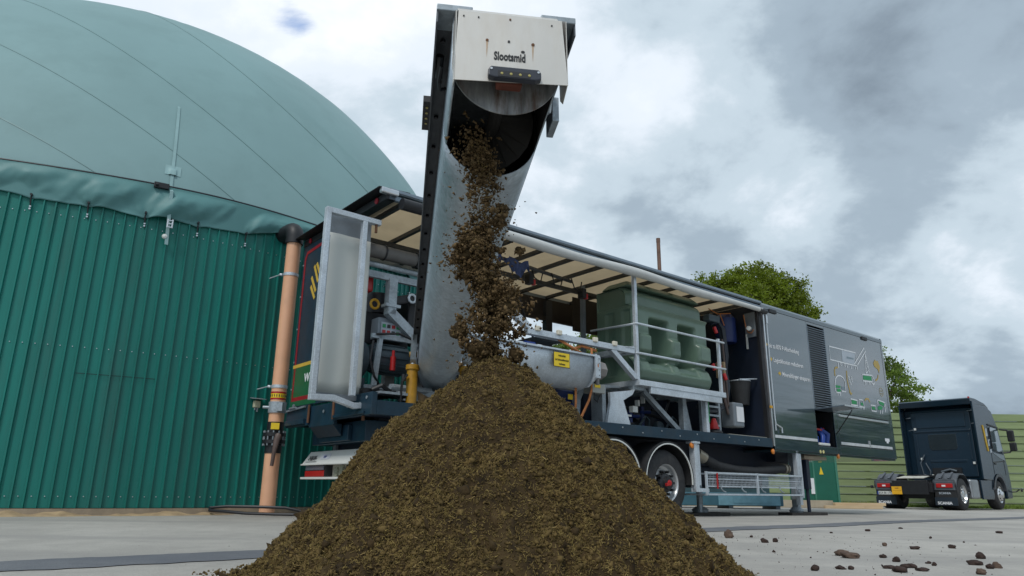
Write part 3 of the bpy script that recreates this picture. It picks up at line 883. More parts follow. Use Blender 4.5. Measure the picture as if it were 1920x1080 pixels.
# louvre
m = MB(); m.box(10.26, 11.0, .10, .12, 2.04, 3.85); m.build('vent_back', black, tr)
m = MB(); m.box(10.252, 10.275, -.004, .1, 2.03, 3.858); m.box(10.99, 11.013, -.004, .1, 2.03, 3.858); m.box(10.275, 10.99, -.004, .1, 2.03, 2.05); m.build('vent_frame', M('slate trim', (.12, .16, .20), .3, .2, .1, 4, coat=.6), tr)
sl = None
for k in range(36):
    z = 2.075 + k * .0492
    o = None
    if sl is None:
        m = MB(); m.hexa([(10.275, -.002, 0), (10.99, -.002, 0), (10.99, .05, .026), (10.275, .05, .026)], [(10.275, -.002, .014), (10.99, -.002, .014), (10.99, .05, .03), (10.275, .05, .03)])
        sl = m.build('louvre_slat', MATS['slate trim'], tr); sl.location.z = z
    else:
        o = sl.copy(); COL.objects.link(o); o.location.z = z
# open hatch under it
m = MB(); m.box(10.25, 10.99, .45, .47, 1.28, 2.03); m.box(10.25, 10.26, .03, .45, 1.28, 2.03); m.box(10.99, 11.0, .03, .45, 1.28, 2.03); m.box(10.25, 11.0, .03, .45, 1.275, 1.285)
m.build('locker_lining', black, tr)
m = MB(); m.box(10.32, 10.52, .12, .34, 1.29, 1.5); m.tube([(10.6, .1, 1.3), (10.62, .08, 1.5), (10.7, .2, 1.62)], .05, 10); m.tube([(10.8, .12, 1.3), (10.82, .08, 1.55), (10.74, .2, 1.66)], .055, 10); m.cyl((10.62, .3, 1.78), (10.62, .24, 1.78), .07, 14)
m.build('blue_hoses', blue, tr, smooth=True, angle=40)
m = MB(); m.box(10.36, 10.80, .02, .08, 1.30, 1.36); m.build('paper_roll', white, tr, bevel=.02)
m = MB(); m.tube([(10.5, .2, 1.66), (10.7, .15, 1.64), (10.9, .2, 1.68)], .025, 8); m.build('red_hose', red, tr)
m = MB(); m.hexa([(10.27, -.01, 2.03), (11.0, -.01, 2.03), (11.0, -.62, 2.06), (10.27, -.62, 2.06)], [(10.27, -.01, 2.05), (11.0, -.01, 2.05), (11.0, -.62, 2.08), (10.27, -.62, 2.08)])
hf = m.build('hatch_flap', MATS['slate trim'], tr)
m = MB(); m.cyl((11.0, -.02, 1.55), (11.0, -.42, 2.04), .011, 8); m.build('gas_strut', black, hf)
m = MB(); m.box(10.27, 11.0, -.63, -.618, 2.055, 2.085); m.build('flap_edge', alu, hf)
# printing on the box side
for (u, z, body) in ((8.56, 3.14, 'bis zu 85% P-Abscheidung'), (8.69, 2.86, 'Logistikkosten reduzieren'), (8.97, 2.60, 'Mineraldünger einsparen')):
    text('slogan', body, .125, white_print, tr, (u + .11, -.004, z), (1, 0, 0), (0, 0, 1), squeeze=.87, depth=.002, bold=.002)
    m = MB(); m.prism([(0, .03), (.045, .03), (.045, 0), (.1, .05), (.045, .1), (.045, .07), (0, .07)], (u - .02, -.002, z - .005), (1, 0, 0), (0, 0, 1), (0, -.002, 0)); m.build('slogan_arrow', yellow_print, tr)


PIC_W =[ [(11.16,3.49),(12.38,3.50),(12.38,3.19),(11.66,3.19),(11.14,3.19),(11.16,3.49)],
 [(11.48,3.17),(11.48,3.04)],
 [(11.91,3.15),(11.89,3.09)],
 [(12.10,3.15),(12.09,3.09)],
 [(12.28,3.16),(12.27,3.10)],
 [(12.38,3.19),(12.37,3.10)],
 [(12.26,3.22),(12.85,3.68),(12.91,3.61),(12.41,3.22)],
 [(11.23,2.66),(11.30,2.80),(11.40,2.86),(11.52,2.87),(11.64,2.84),(11.71,2.76),(11.69,2.53),(11.50,2.53)],
 [(11.23,2.66),(11.21,2.53),(11.26,2.48),(11.46,2.48)],
 [(11.31,2.47),(11.31,2.42)],
 [(11.43,2.48),(11.43,2.42)],
 [(12.87,3.53),(12.79,3.06)],
 [(12.87,3.53),(12.99,3.07)],
 [(12.84,3.39),(12.91,3.36),(12.83,3.28),(12.94,3.26),(12.81,3.16),(12.97,3.16),(12.80,3.07)],
 [(12.60,3.02),(13.10,3.05),(13.06,2.89),(12.59,2.87),(12.60,3.02)],
 [(13.10,3.04),(13.21,2.92),(13.14,2.84),(13.04,2.85)],
 [(11.88,2.39),(12.19,2.38),(12.18,2.26),(11.88,2.26),(11.88,2.39)],
 [(11.95,2.25),(12.08,2.23)],
 [(12.27,2.41),(12.45,2.41),(12.51,2.25),(12.26,2.25),(12.27,2.41)],
 [(12.83,2.33),(12.85,2.20),(13.09,2.20),(13.07,2.33),(12.83,2.33)],
 [(13.23,2.48),(13.59,2.45),(13.53,2.34)],
 [(13.21,2.48),(13.20,2.38)],
 [(13.60,2.41),(13.60,2.32),(13.54,2.22)],
 [(13.29,2.25),(13.27,2.16)],
 [(13.41,2.25),(13.39,2.17)] ]
PIC_G =[ [(11.26,2.64),(11.48,2.64),(11.46,2.59),(11.25,2.58)],
 [(11.30,2.56),(11.43,2.57),(11.49,2.53),(11.36,2.49),(11.28,2.50)],
 [(12.63,3.00),(13.05,3.02),(13.04,2.92),(12.62,2.90)],
 [(11.92,2.37),(12.15,2.37),(12.15,2.29),(11.92,2.28)],
 [(13.26,2.47),(13.55,2.44),(13.50,2.35),(13.31,2.39)],
 [(13.18,2.31),(13.32,2.36),(13.46,2.33),(13.37,2.26),(13.20,2.25)],
 [(12.87,2.30),(13.04,2.30),(13.04,2.23),(12.89,2.24)],
 [(12.34,2.35),(12.44,2.35),(12.48,2.29),(12.36,2.28)] ]
PIC_P =[ [(11.71,3.48),(12.36,3.48),(12.26,3.21),(11.70,3.21)] ]
PIC_Q =[ [(11.93,3.36),(12.26,3.36),(12.25,3.32),(11.91,3.31)],
 [(11.51,2.63),(11.66,2.64),(11.66,2.57),(11.53,2.57)] ]
PIC_Y =[ [(11.28,2.84),(11.28,2.95),(11.33,3.03),(11.43,3.05)],
 [(11.85,3.02),(11.82,2.84),(11.85,2.68),(11.91,2.51)],
 [(13.43,3.10),(13.38,3.00),(13.25,2.94)],
 [(12.56,2.41),(12.65,2.46),(12.76,2.46),(12.81,2.39)] ]
PIC_F =[ [(13.35,3.46),(13.42,3.43),(13.50,3.45),(13.58,3.32),(13.49,3.13),(13.44,3.23),(13.28,3.28),(13.24,3.36)],
 [(11.84,2.55),(12.00,2.53),(11.92,2.47)],
 [(11.38,3.07),(11.47,3.05),(11.37,3.01)] ]
def polyline_strip(m, pts, w, y):
    pts = [Vector((p[0], p[1])) for p in pts]
    closed = (pts[0] - pts[-1]).length < 1e-4
    rows = []
    n = len(pts)
    for i, p in enumerate(pts):
        a = pts[i - 1] if i > 0 else (pts[-2] if closed else p); b = pts[i + 1] if i < n - 1 else (pts[1] if closed else p)
        d = (b - a); d = d.normalized() if d.length > 1e-6 else Vector((1, 0)); nn = Vector((-d.y, d.x)) * w / 2
        rows.append([(p.x - nn.x, y, p.y - nn.y), (p.x + nn.x, y, p.y + nn.y)])
    m.grid(np.array(rows))


def flat(m, poly, y): m.add([(p[0], y, p[1]) for p in poly], [tuple(range(len(poly)))])


def circ(m, x, z, r, w, y): polyline_strip(m, [(x + r * math.cos(a), z + r * math.sin(a)) for a in np.linspace(0, 2 * math.pi, 17)], w, y)


for p in PIC_W:
    m = MB(); polyline_strip(m, p, .028, -.0050); m.build('pictogram_outline', muted_print, tr)
for (x, z, r) in ((11.61, 3.14, .031), (11.79, 3.14, .031), (11.91, 2.88, .024), (12.04, 2.88, .024), (11.94, 2.81, .024), (12.05, 2.82, .024), (11.97, 2.74, .024), (12.70, 2.83, .025), (12.91, 2.84, .025), (13.10, 2.84, .022), (12.33, 2.24, .031), (12.46, 2.23, .024)):
    m = MB(); circ(m, x, z, r, .016, -.0052); m.build('pictogram_ring', muted_print, tr)
for src, y_, mm in ((PIC_G, -.0035, green_print), (PIC_P, -.0030, pale_print), (PIC_Q, -.0038, grey_print)):
    for p in src:
        m = MB(); flat(m, p, y_); m.build('pictogram_fill', mm, tr)
m = MB()
for p in PIC_Y: polyline_strip(m, p, .04, -.0042)
for p in PIC_F: flat(m, p, -.0044)
m.build('pictogram_arrow', muted_yellow, tr)
m = MB()
circ(m, 13.48, 2.69, .10, .014, -.004)
for dz in (-.035, .03): polyline_strip(m, [(13.42, 2.67 + dz), (13.46, 2.70 + dz), (13.50, 2.67 + dz), (13.54, 2.70 + dz)], .016, -.0042)
m.build('round_emblem', M('dull gold print', (.42, .36, .2), .5), tr)

# --- roof
m = MB(); m.box(.04, 8.50, .06, 2.49, 4.015, 4.022); m.build('roof_tarp', roof_tarp, tr)
m = MB(); m.box(.0, 8.50, -.02, .06, 3.99, 4.055); m.box(0, 8.5, -.035, -.02, 4.0, 4.045); m.box(0, 8.5, .0, .05, 3.90, 3.97); m.build('roof_rail', roof_rail, tr, bevel=.008)
m = MB(); m.box(.0, 8.50, 2.49, 2.57, 3.92, 4.055); m.build('roof_rail', roof_rail, tr)
for k in range(13):
    u = .30 + .66 * k
    m = MB(); m.box(u, u + .06, .07, 2.48, 3.955, 4.012); m.build('roof_bow', M('dark roof bow', (.055, .058, .062), .5, .2), tr)
m = MB(); m.box(-.03, .10, .0, 2.57, 3.90, 4.00); m.hexa([(-.16, -.02, 4.02), (.3, -.02, 4.05), (.3, 2.6, 4.05), (-.16, 2.6, 4.02)], [(-.16, -.02, 4.035), (.3, -.02, 4.065), (.3, 2.6, 4.065), (-.16, 2.6, 4.035)])
m.build('rear_header', black, tr, bevel=.006)
m = MB(); m.box(-.13, .12, -.05, .03, 3.955, 4.03); m.build('corner_cap', alu, tr, bevel=.015)
for v in (.25, 2.3):
    m = MB(); m.cyl((-.05, v, 3.94), (-.035, v, 3.94), .04, 12); m.build('red_marker', red_line, tr)
rl = []
rr = []
for k, u in enumerate(np.linspace(.42, 8.36, 46)):
    rl.append((u, -.085 + .012 * math.sin(u * 2.3), 3.845 + .012 * math.sin(u * 1.7) - .02 * (u / 8.4)))
    rr.append(.072 + .006 * math.sin(u * 3.1) - (.03 * max(0, (u - 6.2) / 2.2)))
m = MB(); m.tube(rl, rr, 14); m.build('rolled_side_tarp', tarp_grey, tr, smooth=True)
m = MB(); m.cyl((.14, -.085, 3.845), (.44, -.085, 3.848), .079, 14); m.build('roller_end', black, tr, smooth=True)
m = MB(); m.cyl((8.3, -.085, 3.83), (8.6, -.05, 3.84), .05, 10); m.build('roller_end', black, tr, smooth=True)
m = MB(); m.box(.0, 8.45, 1.52, 1.58, 3.86, 3.93); m.tube([(1.2, 1.0, 3.86), (2.0, .7, 3.83), (2.9, .75, 3.80), (4.1, .9, 3.8)], .03, 6); m.build('cable_tray', MATS['dark roof bow'], tr)
random.seed(5)
for k in range(5):
    m = MB(); u = 2.2 + k * .45
    m.tube([(u, .8, 3.82), (u + .05, .78, 3.66 - .05 * (k % 2)), (u + .22, .82, 3.62), (u + .3, .85, 3.82)], .011, 6); m.build('hanging_cable', black, tr)
m = MB()
bt = []
for k in range(26):
    t = k / 25; u = 1.75 + t * 1.0
    bt.append([(u, .42 + .05 * math.sin(k * 1.3), 3.80 - .12 * t + .05 * math.sin(k * .9)), (u + .03, .42 + .04 * math.cos(k), 3.76 - .1 * t - (.09 if 14 < k < 22 else .03) + .03 * math.sin(k * 1.7)), (u + .05, .47 + .03 * math.sin(k * 2.2), 3.73 - .1 * t - (.15 if 15 < k < 21 else .03) + .04 * math.cos(k * 1.1))])
m.grid(np.array(bt)); m.build('blue_cloth', M('blue cloth', (.06, .085, .19), .8, 0, .2, 12), tr, smooth=True)
for u, z in ((3.15, 3.62), (4.35, 3.60)):
    m = MB(); m.cyl((u, .8, z), (u, .8, z - .09), .035, 10); m.build('red_socket', red, tr)
    m = MB(); m.box(u - .12, u - .03, .76, .88, z - .08, z + .08); m.build('junction_box', black, tr)

# --- far wall
m = MB(); m.box(2.05, 8.5, 2.47, 2.50, 3.52, 3.95); m.box(2.05, 8.5, 2.40, 2.47, 3.50, 3.58); m.build('far_valance', brown_dark, tr)
m = MB(); m.box(5.2, 8.5, 2.0, 2.02, 3.28, 3.95); m.build('brown_board', brown_dark, tr)
m = MB(); m.box(2.2, 8.5, 2.47, 2.5, 1.345, 2.62); m.build('added_dark_board', navy_dark, tr)  # dark panel added to make the interior below the trough look dark
for u, w in ((4.85, .16), (2.05, .12), (7.6, .1)):
    m = MB(); m.box(u, u + w, 2.38, 2.49, 1.345, 3.9); m.build('far_post', MATS['dark roof bow'], tr)
m = MB(); m.box(4.72, 4.79, 1.25, 1.32, 2.0, 3.93); m.build('stanchion', steel_grey, tr)
m = MB(); m.tube([(3.3, 1.4, 3.6), (3.6, 1.5, 3.1), (3.95, 1.6, 2.72)], .022, 6); m.build('drooping_cable', black, tr)

# --- rear left door panel with its print
m = MB(); m.box(-.02, .02, 1.62, 2.55, 1.43, 3.90); m.box(-.02, .02, 1.0, 1.62, 1.43, 1.56)
dp = m.build('rear_panel', navy, tr, bevel=.004)
m = MB(); m.prism([(1.64, 1.52), (2.49, 1.52), (2.49, 3.70), (2.42, 3.80), (1.64, 3.84), (1.64, 3.79), (2.39, 3.75), (2.44, 3.67), (2.44, 1.575), (1.64, 1.575)], (-.022, 0, 0), (0, 1, 0), (0, 0, 1), (-.002, 0, 0))
m.build('red_border', red_line, dp)
m = MB(); m.box(-.0235, -.0205, 1.65, 2.52, 1.445, 2.02); gb = m.build('green_band', green_band, dp)
m = MB(); m.box(-.026, -.0205, 1.65, 2.53, 2.005, 2.055); m.build('yellow_stripe', yellow_print, gb)
text('lettering', 'W', .17, white_print, gb, (-.026, 2.09, 1.77), (0, -1, 0), (0, 0, 1), bold=.004)
m = MB()
for (a, b) in (((2.10, 3.50), (1.93, 3.22)), ((2.17, 3.34), (1.98, 3.08)), ((2.17, 3.20), (2.0, 2.98)), ((2.02, 3.52), (1.86, 3.3))): m.bar((-.024, *a), (-.024, *b), .05, .004, up=(1, 0, 0))
m.build('emblem', yellow_print, dp)
m = MB()
for z in (1.7, 2.1, 2.6, 3.1, 3.6): m.cyl((-.03, 2.52, z), (-.02, 2.52, z), .014, 8)
m.build('panel_rivets', galv_d, dp)

# --- swung out galvanised frame with the grey curtain
m = MB()
p = .10
m.box(-.70, -.635, .26, .34, 1.38, 3.70)                      # outer post
m.box(-.635, .06, .26, .34, 3.63, 3.70)
m.box(-.20, -.135, .255, .33, 1.40, 3.63)
m.prism([(-.70, 1.31), (-.40, 1.32), (-.12, 1.25), (.06, 1.27), (.06, 1.33), (-.14, 1.32), (-.40, 1.39), (-.70, 1.38)], (0, .26, 0), (1, 0, 0), (0, 0, 1), (0, .08, 0))
sf = m.build('swing_frame', galv, tr, bevel=.006)
rows = []
for u in np.linspace(-.60, .02, 40):
    rows.append([(u, .44 + .008 * math.sin(u * 9 + .5 * z) + .004 * math.sin(u * 23 - z * 1.2), z) for z in np.linspace(1.42, 3.44, 14)])
m = MB(); m.grid(np.array(rows)); m.build('curtain', curtain_m, tr, smooth=True, solid=.006)
m = MB(); m.box(-.60, .02, .46, .50, 3.36, 3.70); m.build('curtain_header', steel_grey, tr)
m = MB(); m.box(-.62, .0, .40, .5, 1.36, 1.42); m.build('curtain_base', steel_grey, tr)
m = MB(); m.box(-.60, -.55, .44, .50, 1.45, 3.4); m.build('curtain_slat', galv_d, tr)
m = MB(); m.cyl((-.0, .29, 3.64), (-.0, .29, 3.52), .018, 8); m.cyl((-.0, .29, 1.22), (-.0, .29, 1.12), .02, 8); m.build('hinge_pin', rust, sf)

# --- machinery at the rear
m = MB(); m.cyl((-.05, .62, 3.40), (.86, .62, 3.40), .095, 20); dct = m.build('air_duct', M('brown grey duct', (.14, .135, .13), .55), tr, smooth=True)
m = MB(); m.cyl((.80, .62, 3.40), (1.15, .62, 3.40), .115, 20); m.lathe([(.1, .0), (.108, .0), (.108, .02), (.1, .02)], (.3, .62, 3.40), (1, 0, 0), 20); m.build('duct_coupling', black, dct, smooth=True)
m = MB(); m.cyl((-.1, .60, 3.2), (1.6, .60, 3.2), .035, 12); m.build('conduit', galv_d, tr, smooth=True)
m = MB(); m.box(-.1, 1.5, .60, .66, 3.03, 3.12); m.bar((.46, .62, 3.05), (.46, .62, 2.56), .12); m.bar((.45, .62, 2.60), (1.1, .62, 2.12), .12); m.box(.36, .58, .55, .69, 2.66, 2.70)
m.build('cross_beam', galv_d, tr)
m = MB(); m.box(.02, .25, .72, .9, 2.86, 3.12); m.build('red_lantern', red, tr, bevel=.03)
for (a, b) in (((.15, .5, 2.22), (.95, .5, 2.22)), ((.10, .5, 1.56), (.95, .5, 1.56)), ((.22, .5, 1.56), (.28, .5, 2.22)), ((.80, .5, 1.56), (.80, .5, 2.22))):
    m = MB(); m.bar(a, b, .055); m.build('guard_bar', galv_d, tr)
m = MB(); m.cyl((.30, .75, 1.98), (.78, .75, 1.98), .19, 24); m.cyl((.26, .75, 1.98), (.30, .75, 1.98), .165, 24); m.cyl((.22, .75, 1.98), (.26, .75, 1.98), .035, 12)
for k in range(12):
    a = k * math.pi / 6; c = Vector((0, math.cos(a), math.sin(a)))
    m.bar(Vector((.34, .75, 1.98)) + c * .195, Vector((.74, .75, 1.98)) + c * .195, .012, .03, up=c)
m.build('electric_motor', motor_m, tr, smooth=True, angle=30)
m = MB(); m.cyl((.0, .85, 1.95), (.2, .85, 1.95), .24, 20); m.box(-.1, .2, .7, 1.1, 1.5, 1.7); m.build('pump_housing', motor_m, tr, smooth=True, angle=30)
m = MB(); m.box(.42, .60, .64, .80, 1.98, 2.02); m.tube([(.16, .46, 2.15), (.12, .44, 1.9), (.2, .46, 1.7), (.3, .5, 1.6)], .016, 6); m.tube([(.2, .46, 2.24), (.5, .42, 2.28), (.85, .44, 2.2), (.98, .46, 2.1)], .016, 6); m.build('control_cable', black, tr)
m = MB(); m.box(.32, .78, .66, .86, 2.24, 2.52); cbx = m.build('control_box', steel_grey, tr, bevel=.008)
m = MB(); m.box(.36, .66, .648, .658, 2.28, 2.46); m.build('button_panel', pale_print, cbx)
for k, (c_, zz2) in enumerate(((green_print, 2.41), (black, 2.41), (red, 2.41), (green_print, 2.41), (red, 2.33), (red, 2.33), (black, 2.33), (green_print, 2.33))):
    m = MB(); u = .40 + (k % 4) * .07
    m.box(u - .022, u + .022, .638, .648, zz2 - .022, zz2 + .022); m.build('push_button', c_, cbx)
m = MB(); m.box(.15, .9, .86, 1.0, 2.2, 2.62); m.lathe([(.0, 0), (.2, .02), (.22, .2), (.2, .3), (.0, .32)], (.5, 1.05, 2.62), (0, 0, 1), 16); m.build('filter_housing', black, tr, smooth=True, angle=30)
m = MB(); m.bar((.55, .7, 2.78), (1.05, .62, 2.92), .1, .12); m.box(.85, 1.4, .8, 1.2, 2.3, 2.9); m.build('gear_housing', black, tr, bevel=.02)
m = MB(); m.tube([(.78 + .055 * math.cos(a), .60, 2.84 + .055 * math.sin(a)) for a in np.linspace(0, 2 * math.pi, 16, endpoint=False)], .018, 8, closed=True); m.build('lifting_ring', galv, tr, smooth=True)
m = MB(); m.tube([(.28 + .06 * math.cos(a), .72, 2.70 + .06 * math.sin(a)) for a in np.linspace(0, 2 * math.pi, 16, endpoint=False)], .018, 8, closed=True); m.build('yellow_ring', yellow, tr, smooth=True)
m = MB(); m.cyl((.47, .48, 1.98), (.47, .48, 1.80), .036, 14); m.cyl((.47, .48, 2.06), (.47, .48, 1.98), .02, 8); m.build('red_plug', red, tr, smooth=True, angle=40)
m = MB(); m.box(.86, .98, .56, .72, 1.62, 2.02); m.box(.6, .75, .9, 1.0, 1.58, 2.1); m.build('switch_cabinet', M('light grey cabinet', (.36, .37, .37), .5), tr, bevel=.01)
m = MB(); m.box(.0, .45, .32, .9, 1.44, 1.52); m.tube([(.1, .3, 1.5), (.2, .25, 1.56), (.35, .3, 1.5)], .03, 8); m.build('floor_clutter', black, tr)
m = MB(); m.box(.1, .6, .08, .5, 1.44, 1.47); m.cyl((.35, .3, 1.56), (.95, .3, 1.56), .04, 10); m.build('base_tube', galv_d, tr)

# --- cross trough with its gearbox
m = MB()
uu = [1.3, 3.62]
prof_t = [(-.36 * math.cos(a) * 1.0, -.38 * math.sin(a)) for a in np.linspace(-.25, math.pi + .25, 28)]
m.grid(np.array([[(u, .40 + y, 2.24 + z - .03) for u in uu] for y, z in prof_t]))
tg = m.build('trough', galv, tr, smooth=True, solid=.006)
m = MB(); m.bar((1.3, .035, 2.31), (3.7, .035, 2.31), .05, .025); m.bar((1.3, .765, 2.31), (3.7, .765, 2.31), .05, .025); m.build('trough_lip', galv, tg)
m = MB(); m.prism([(.02, 2.34), (.78, 2.34), (.78, 2.05), (.6, 1.86), (.2, 1.86), (.02, 1.98)], (3.62, 0, 0), (0, 1, 0), (0, 0, 1), (.03, 0, 0)); m.box(3.60, 3.70, .0, .03, 1.98, 2.30); m.build('trough_end_plate', galv, tg)
m = MB()
for z in (2.02, 2.1, 2.2, 2.27): m.cyl((3.67, -.008, z), (3.67, .0, z), .01, 6)
m.build('end_bolts', steel_grey, tg)
m = MB(); m.box(3.64, 3.66, -.002, .0, 2.14, 2.19); m.build('orange_label', orange, tg)
m = MB(); m.box(2.76, 3.06, .0, .008, 2.06, 2.26); ws = m.build('warning_sign', sign_y, tr, bevel=.002)
m = MB(); m.box(2.752, 3.068, .003, .007, 2.052, 2.268); m.build('sign_border', black, ws)
for (z, body) in ((2.205, 'Aufenthalt'), (2.145, 'im Schwenkbereich'), (2.085, 'verboten')):
    text('sign_lettering', body, .042, black, ws, (2.91, -.003, z), (1, 0, 0), (0, 0, 1), align='CENTER', squeeze=.8)
m = MB(); m.lathe([(.0, 0), (.13, .0), (.14, .06), (.14, .2), (.11, .24), (.0, .25)], (3.67, .16, 2.13), (1, 0, 0), 8); m.cyl((3.75, .12, 2.0), (3.75, .12, 1.9), .03, 8)
gbx = m.build('gearbox', M('grey gearbox', (.24, .225, .22), .5, .2, .15, 5), tr, smooth=True, angle=30)
m = MB(); m.box(3.70, 3.98, .05, .25, 1.78, 1.92); m.build('sensor_housing', M('beige grey housing', (.33, .34, .32), .5), tr, bevel=.01)
m = MB(); m.box(3.74, 3.86, .04, .05, 1.86, 1.91); m.build('housing_label', sign_y, tr)
m = MB(); m.tube([(3.75, .06, 1.78), (3.72, .04, 1.68), (3.8, .05, 1.64), (3.9, .06, 1.78)], .012, 6); m.build('short_cable', black, tr)
for o_ in (tg, ws, gbx): o_.location = (-.12, -.24, -.03)
m = MB(); m.box(2.35, 4.62, -.02, .08, 2.485, 2.575); m.bar((4.10, .03, 2.50), (4.66, .03, 2.10), .085); m.box(4.4, 4.62, -.03, .0, 2.565, 2.58)
lb = m.build('lifting_beam', galv, tr, bevel=.005)
m = MB(); m.hexa([(2.05, -.02, 2.72), (2.36, -.02, 2.56), (2.36, .08, 2.56), (2.05, .08, 2.72)], [(2.05, -.02, 2.83), (2.36, -.02, 2.65), (2.36, .08, 2.65), (2.05, .08, 2.83)]); m.build('beam_knee', galv, lb)
for u in (2.52, 2.94, 3.70, 4.14):
    m = MB(); m.box(u - .045, u + .045, -.05, .0, 2.545, 2.62); m.build('lamp_block', M('cream block', (.7, .66, .55), .5), lb, bevel=.012)
m = MB(); m.hexa([(2.9, .5, 2.6), (3.6, .5, 2.6), (3.5, .9, 2.6), (2.9, .9, 2.6)], [(3.3, .5, 2.66), (3.6, .5, 2.74), (3.5, .9, 2.74), (3.3, .9, 2.66)]); m.build('cover_sheet', galv_d, tr)
m = MB(); m.cyl((2.55, .3, 2.40), (2.72, .3, 2.40), .06, 12); m.build('blue_motor', blue, tr, smooth=True)
for pts in ([(2.95, .02, 2.5), (3.15, -.01, 2.42), (3.45, .0, 2.33)], [(3.2, .0, 2.36), (3.45, .02, 2.46), (3.75, .0, 2.42)], [(3.62, -.02, 2.44), (3.62, -.03, 2.30), (3.66, .05, 2.1), (3.70, .06, 1.85), (3.62, .05, 1.66), (3.45, .03, 1.42), (3.4, .03, 1.35)], [(3.35, .06, 1.86), (3.33, .04, 1.6), (3.30, .03, 1.36)]):
    m = MB(); P = [Vector(p) for p in pts]; rows = []
    for i, q in enumerate(P):
        d = (P[min(i + 1, len(P) - 1)] - P[max(i - 1, 0)]).normalized(); s_ = d.cross(Vector((0, 1, 0))).normalized() * .022
        rows.append([q - s_, q + s_])
    m.grid(np.array(rows)); m.build('lashing_strap', orange, tr, solid=.005, smooth=True)
m = MB(); m.box(3.3, 3.75, .5, .9, 1.40, 1.85); m.cyl((3.4, .45, 1.55), (3.75, .45, 1.55), .10, 14); m.build('blue_pump', M('dark blue pump', (.012, .03, .14), .4), tr, bevel=.02)
m = MB(); m.box(3.46, 3.56, .34, .345, 1.68, 1.76); m.build('pump_label', sign_y, tr)
m = MB(); m.prism([(-.04, 0), (.04, 0), (0, .07)], (3.52, .344, 1.52), (1, 0, 0), (0, 0, 1), (0, -.003, 0)); m.build('warning_triangle', orange, tr)

# --- tank rack
m = MB(); m.box(4.66, 7.02, -.06, .02, 1.98, 2.07); m.box(4.66, 4.74, .02, 1.0, 1.98, 2.07); m.box(6.95, 7.02, .02, 1.0, 1.98, 2.07)
for k in range(6): m.box(4.9 + k * .36, 5.0 + k * .36, .02, 1.0, 1.97, 2.03)
rk = m.build('tank_platform', galv, tr, bevel=.004)
m = MB(); m.box(4.95, 6.90, -.05, -.0, 1.87, 1.98); m.build('platform_plate', galv, rk, bevel=.004)
m = MB(); m.bar((4.68, .0, 2.07), (4.68, .0, 3.92), .062); m.build('rack_post', galv, rk, bevel=.003)
m = MB(); m.bar((6.96, .0, 2.07), (6.96, .0, 3.06), .05); m.build('rack_post', galv, rk, bevel=.003)
for z in (2.99, 2.50):
    m = MB(); m.tube([(4.66, 1.0, z + .04), (4.66, -.05, z), (4.70, -.05, z), (7.06, -.055, z)], .019, 10); m.build('guard_rail', galv, rk, smooth=True, angle=60)
m = MB(); m.box(4.62, 4.70, .02, 1.0, 2.53, 2.62); m.build('rack_beam', galv, rk)
# pedestal and braces below
m = MB(); m.prism([(4.10, 1.82), (4.62, 1.90), (4.72, 1.97), (4.62, 1.83), (4.40, 1.72), (4.55, 1.345), (4.02, 1.345), (4.10, 1.66)], (0, .06, 0), (1, 0, 0), (0, 0, 1), (0, .05, 0))
m.build('pedestal', galv, rk)
m = MB(); m.prism([(3.7, 1.345), (3.74, 1.7), (3.86, 1.90), (4.66, 1.97), (4.66, 2.0), (3.82, 1.96), (3.62, 1.72), (3.6, 1.345)], (0, .35, 0), (1, 0, 0), (0, 0, 1), (0, .06, 0)); m.box(3.98, 4.06, .12, .36, 1.345, 1.9); m.box(4.64, 4.94, .06, .16, 1.92, 1.98)
m.build('arched_gusset', galv_d, rk)
m = MB(); m.bar((5.15, .3, 1.96), (6.05, .3, 1.36), .08); m.build('diagonal_brace', galv_d, rk)
m = MB(); m.bar((6.2, .3, 1.97), (6.2, .3, 1.345), .1); m.prism([(6.25, 1.345), (6.45, 1.345), (6.3, 1.9)], (0, .3, 0), (1, 0, 0), (0, 0, 1), (0, .03, 0)); m.build('rack_leg', galv_d, rk)
m = MB(); m.box(6.52, 6.60, .04, .12, 1.345, 1.98); m.build('rack_leg', galv, rk)
m = MB(); m.box(6.595, 6.605, .03, .10, 1.52, 1.97); m.build('green_marker', green_print, rk)
# pipework half hidden under the platform
random.seed(3)
for k in range(9):
    m = MB(); u = 4.65 + k * .19; v = random.uniform(.5, 1.1); z = random.uniform(1.42, 1.62)
    if k % 3 == 0: m.cyl((u, v, 1.35), (u, v, z + .2), .045, 10); m.cyl((u - .06, v, z + .1), (u + .1, v - .12, z + .1), .03, 8)
    elif k % 3 == 1: m.lathe([(0, 0), (.09, .0), (.11, .05), (.09, .12), (.0, .13)], (u, v, z), (0, -1, .2), 12); m.cyl((u, v, z), (u + .2, v, z), .03, 8)
    else: m.tube([(u - .1, v, 1.4), (u, v - .1, z), (u + .15, v - .05, z - .05), (u + .2, v, 1.38)], .022, 8)
    m.build('pump_fitting', random.choice([motor_m, black, M('dark blue pump', (0, 0, 0))]), tr, smooth=True, angle=40)
for (u, v, z, w, h) in ((4.95, .35, 1.60, .12, .10), (4.75, .35, 1.52, .16, .03), (5.15, .4, 1.72, .03, .1), (5.32, .42, 1.78, .025, .13)):
    m = MB(); m.box(u, u + w, v, v + .08, z, z + h); m.build('valve_plate', white, tr)
m = MB(); m.tube([(5.6, .5, 1.7), (5.9, .45, 1.65), (6.1, .5, 1.9)], .02, 8); m.tube([(5.0, .8, 1.75), (5.6, .9, 1.72), (6.4, .8, 1.6)], .03, 8); m.build('pipe_run', black, tr, smooth=True)
m = MB(); m.box(4.6, 6.5, 1.15, 1.2, 1.345, 1.95); m.build('pump_backboard', navy_dark, tr)
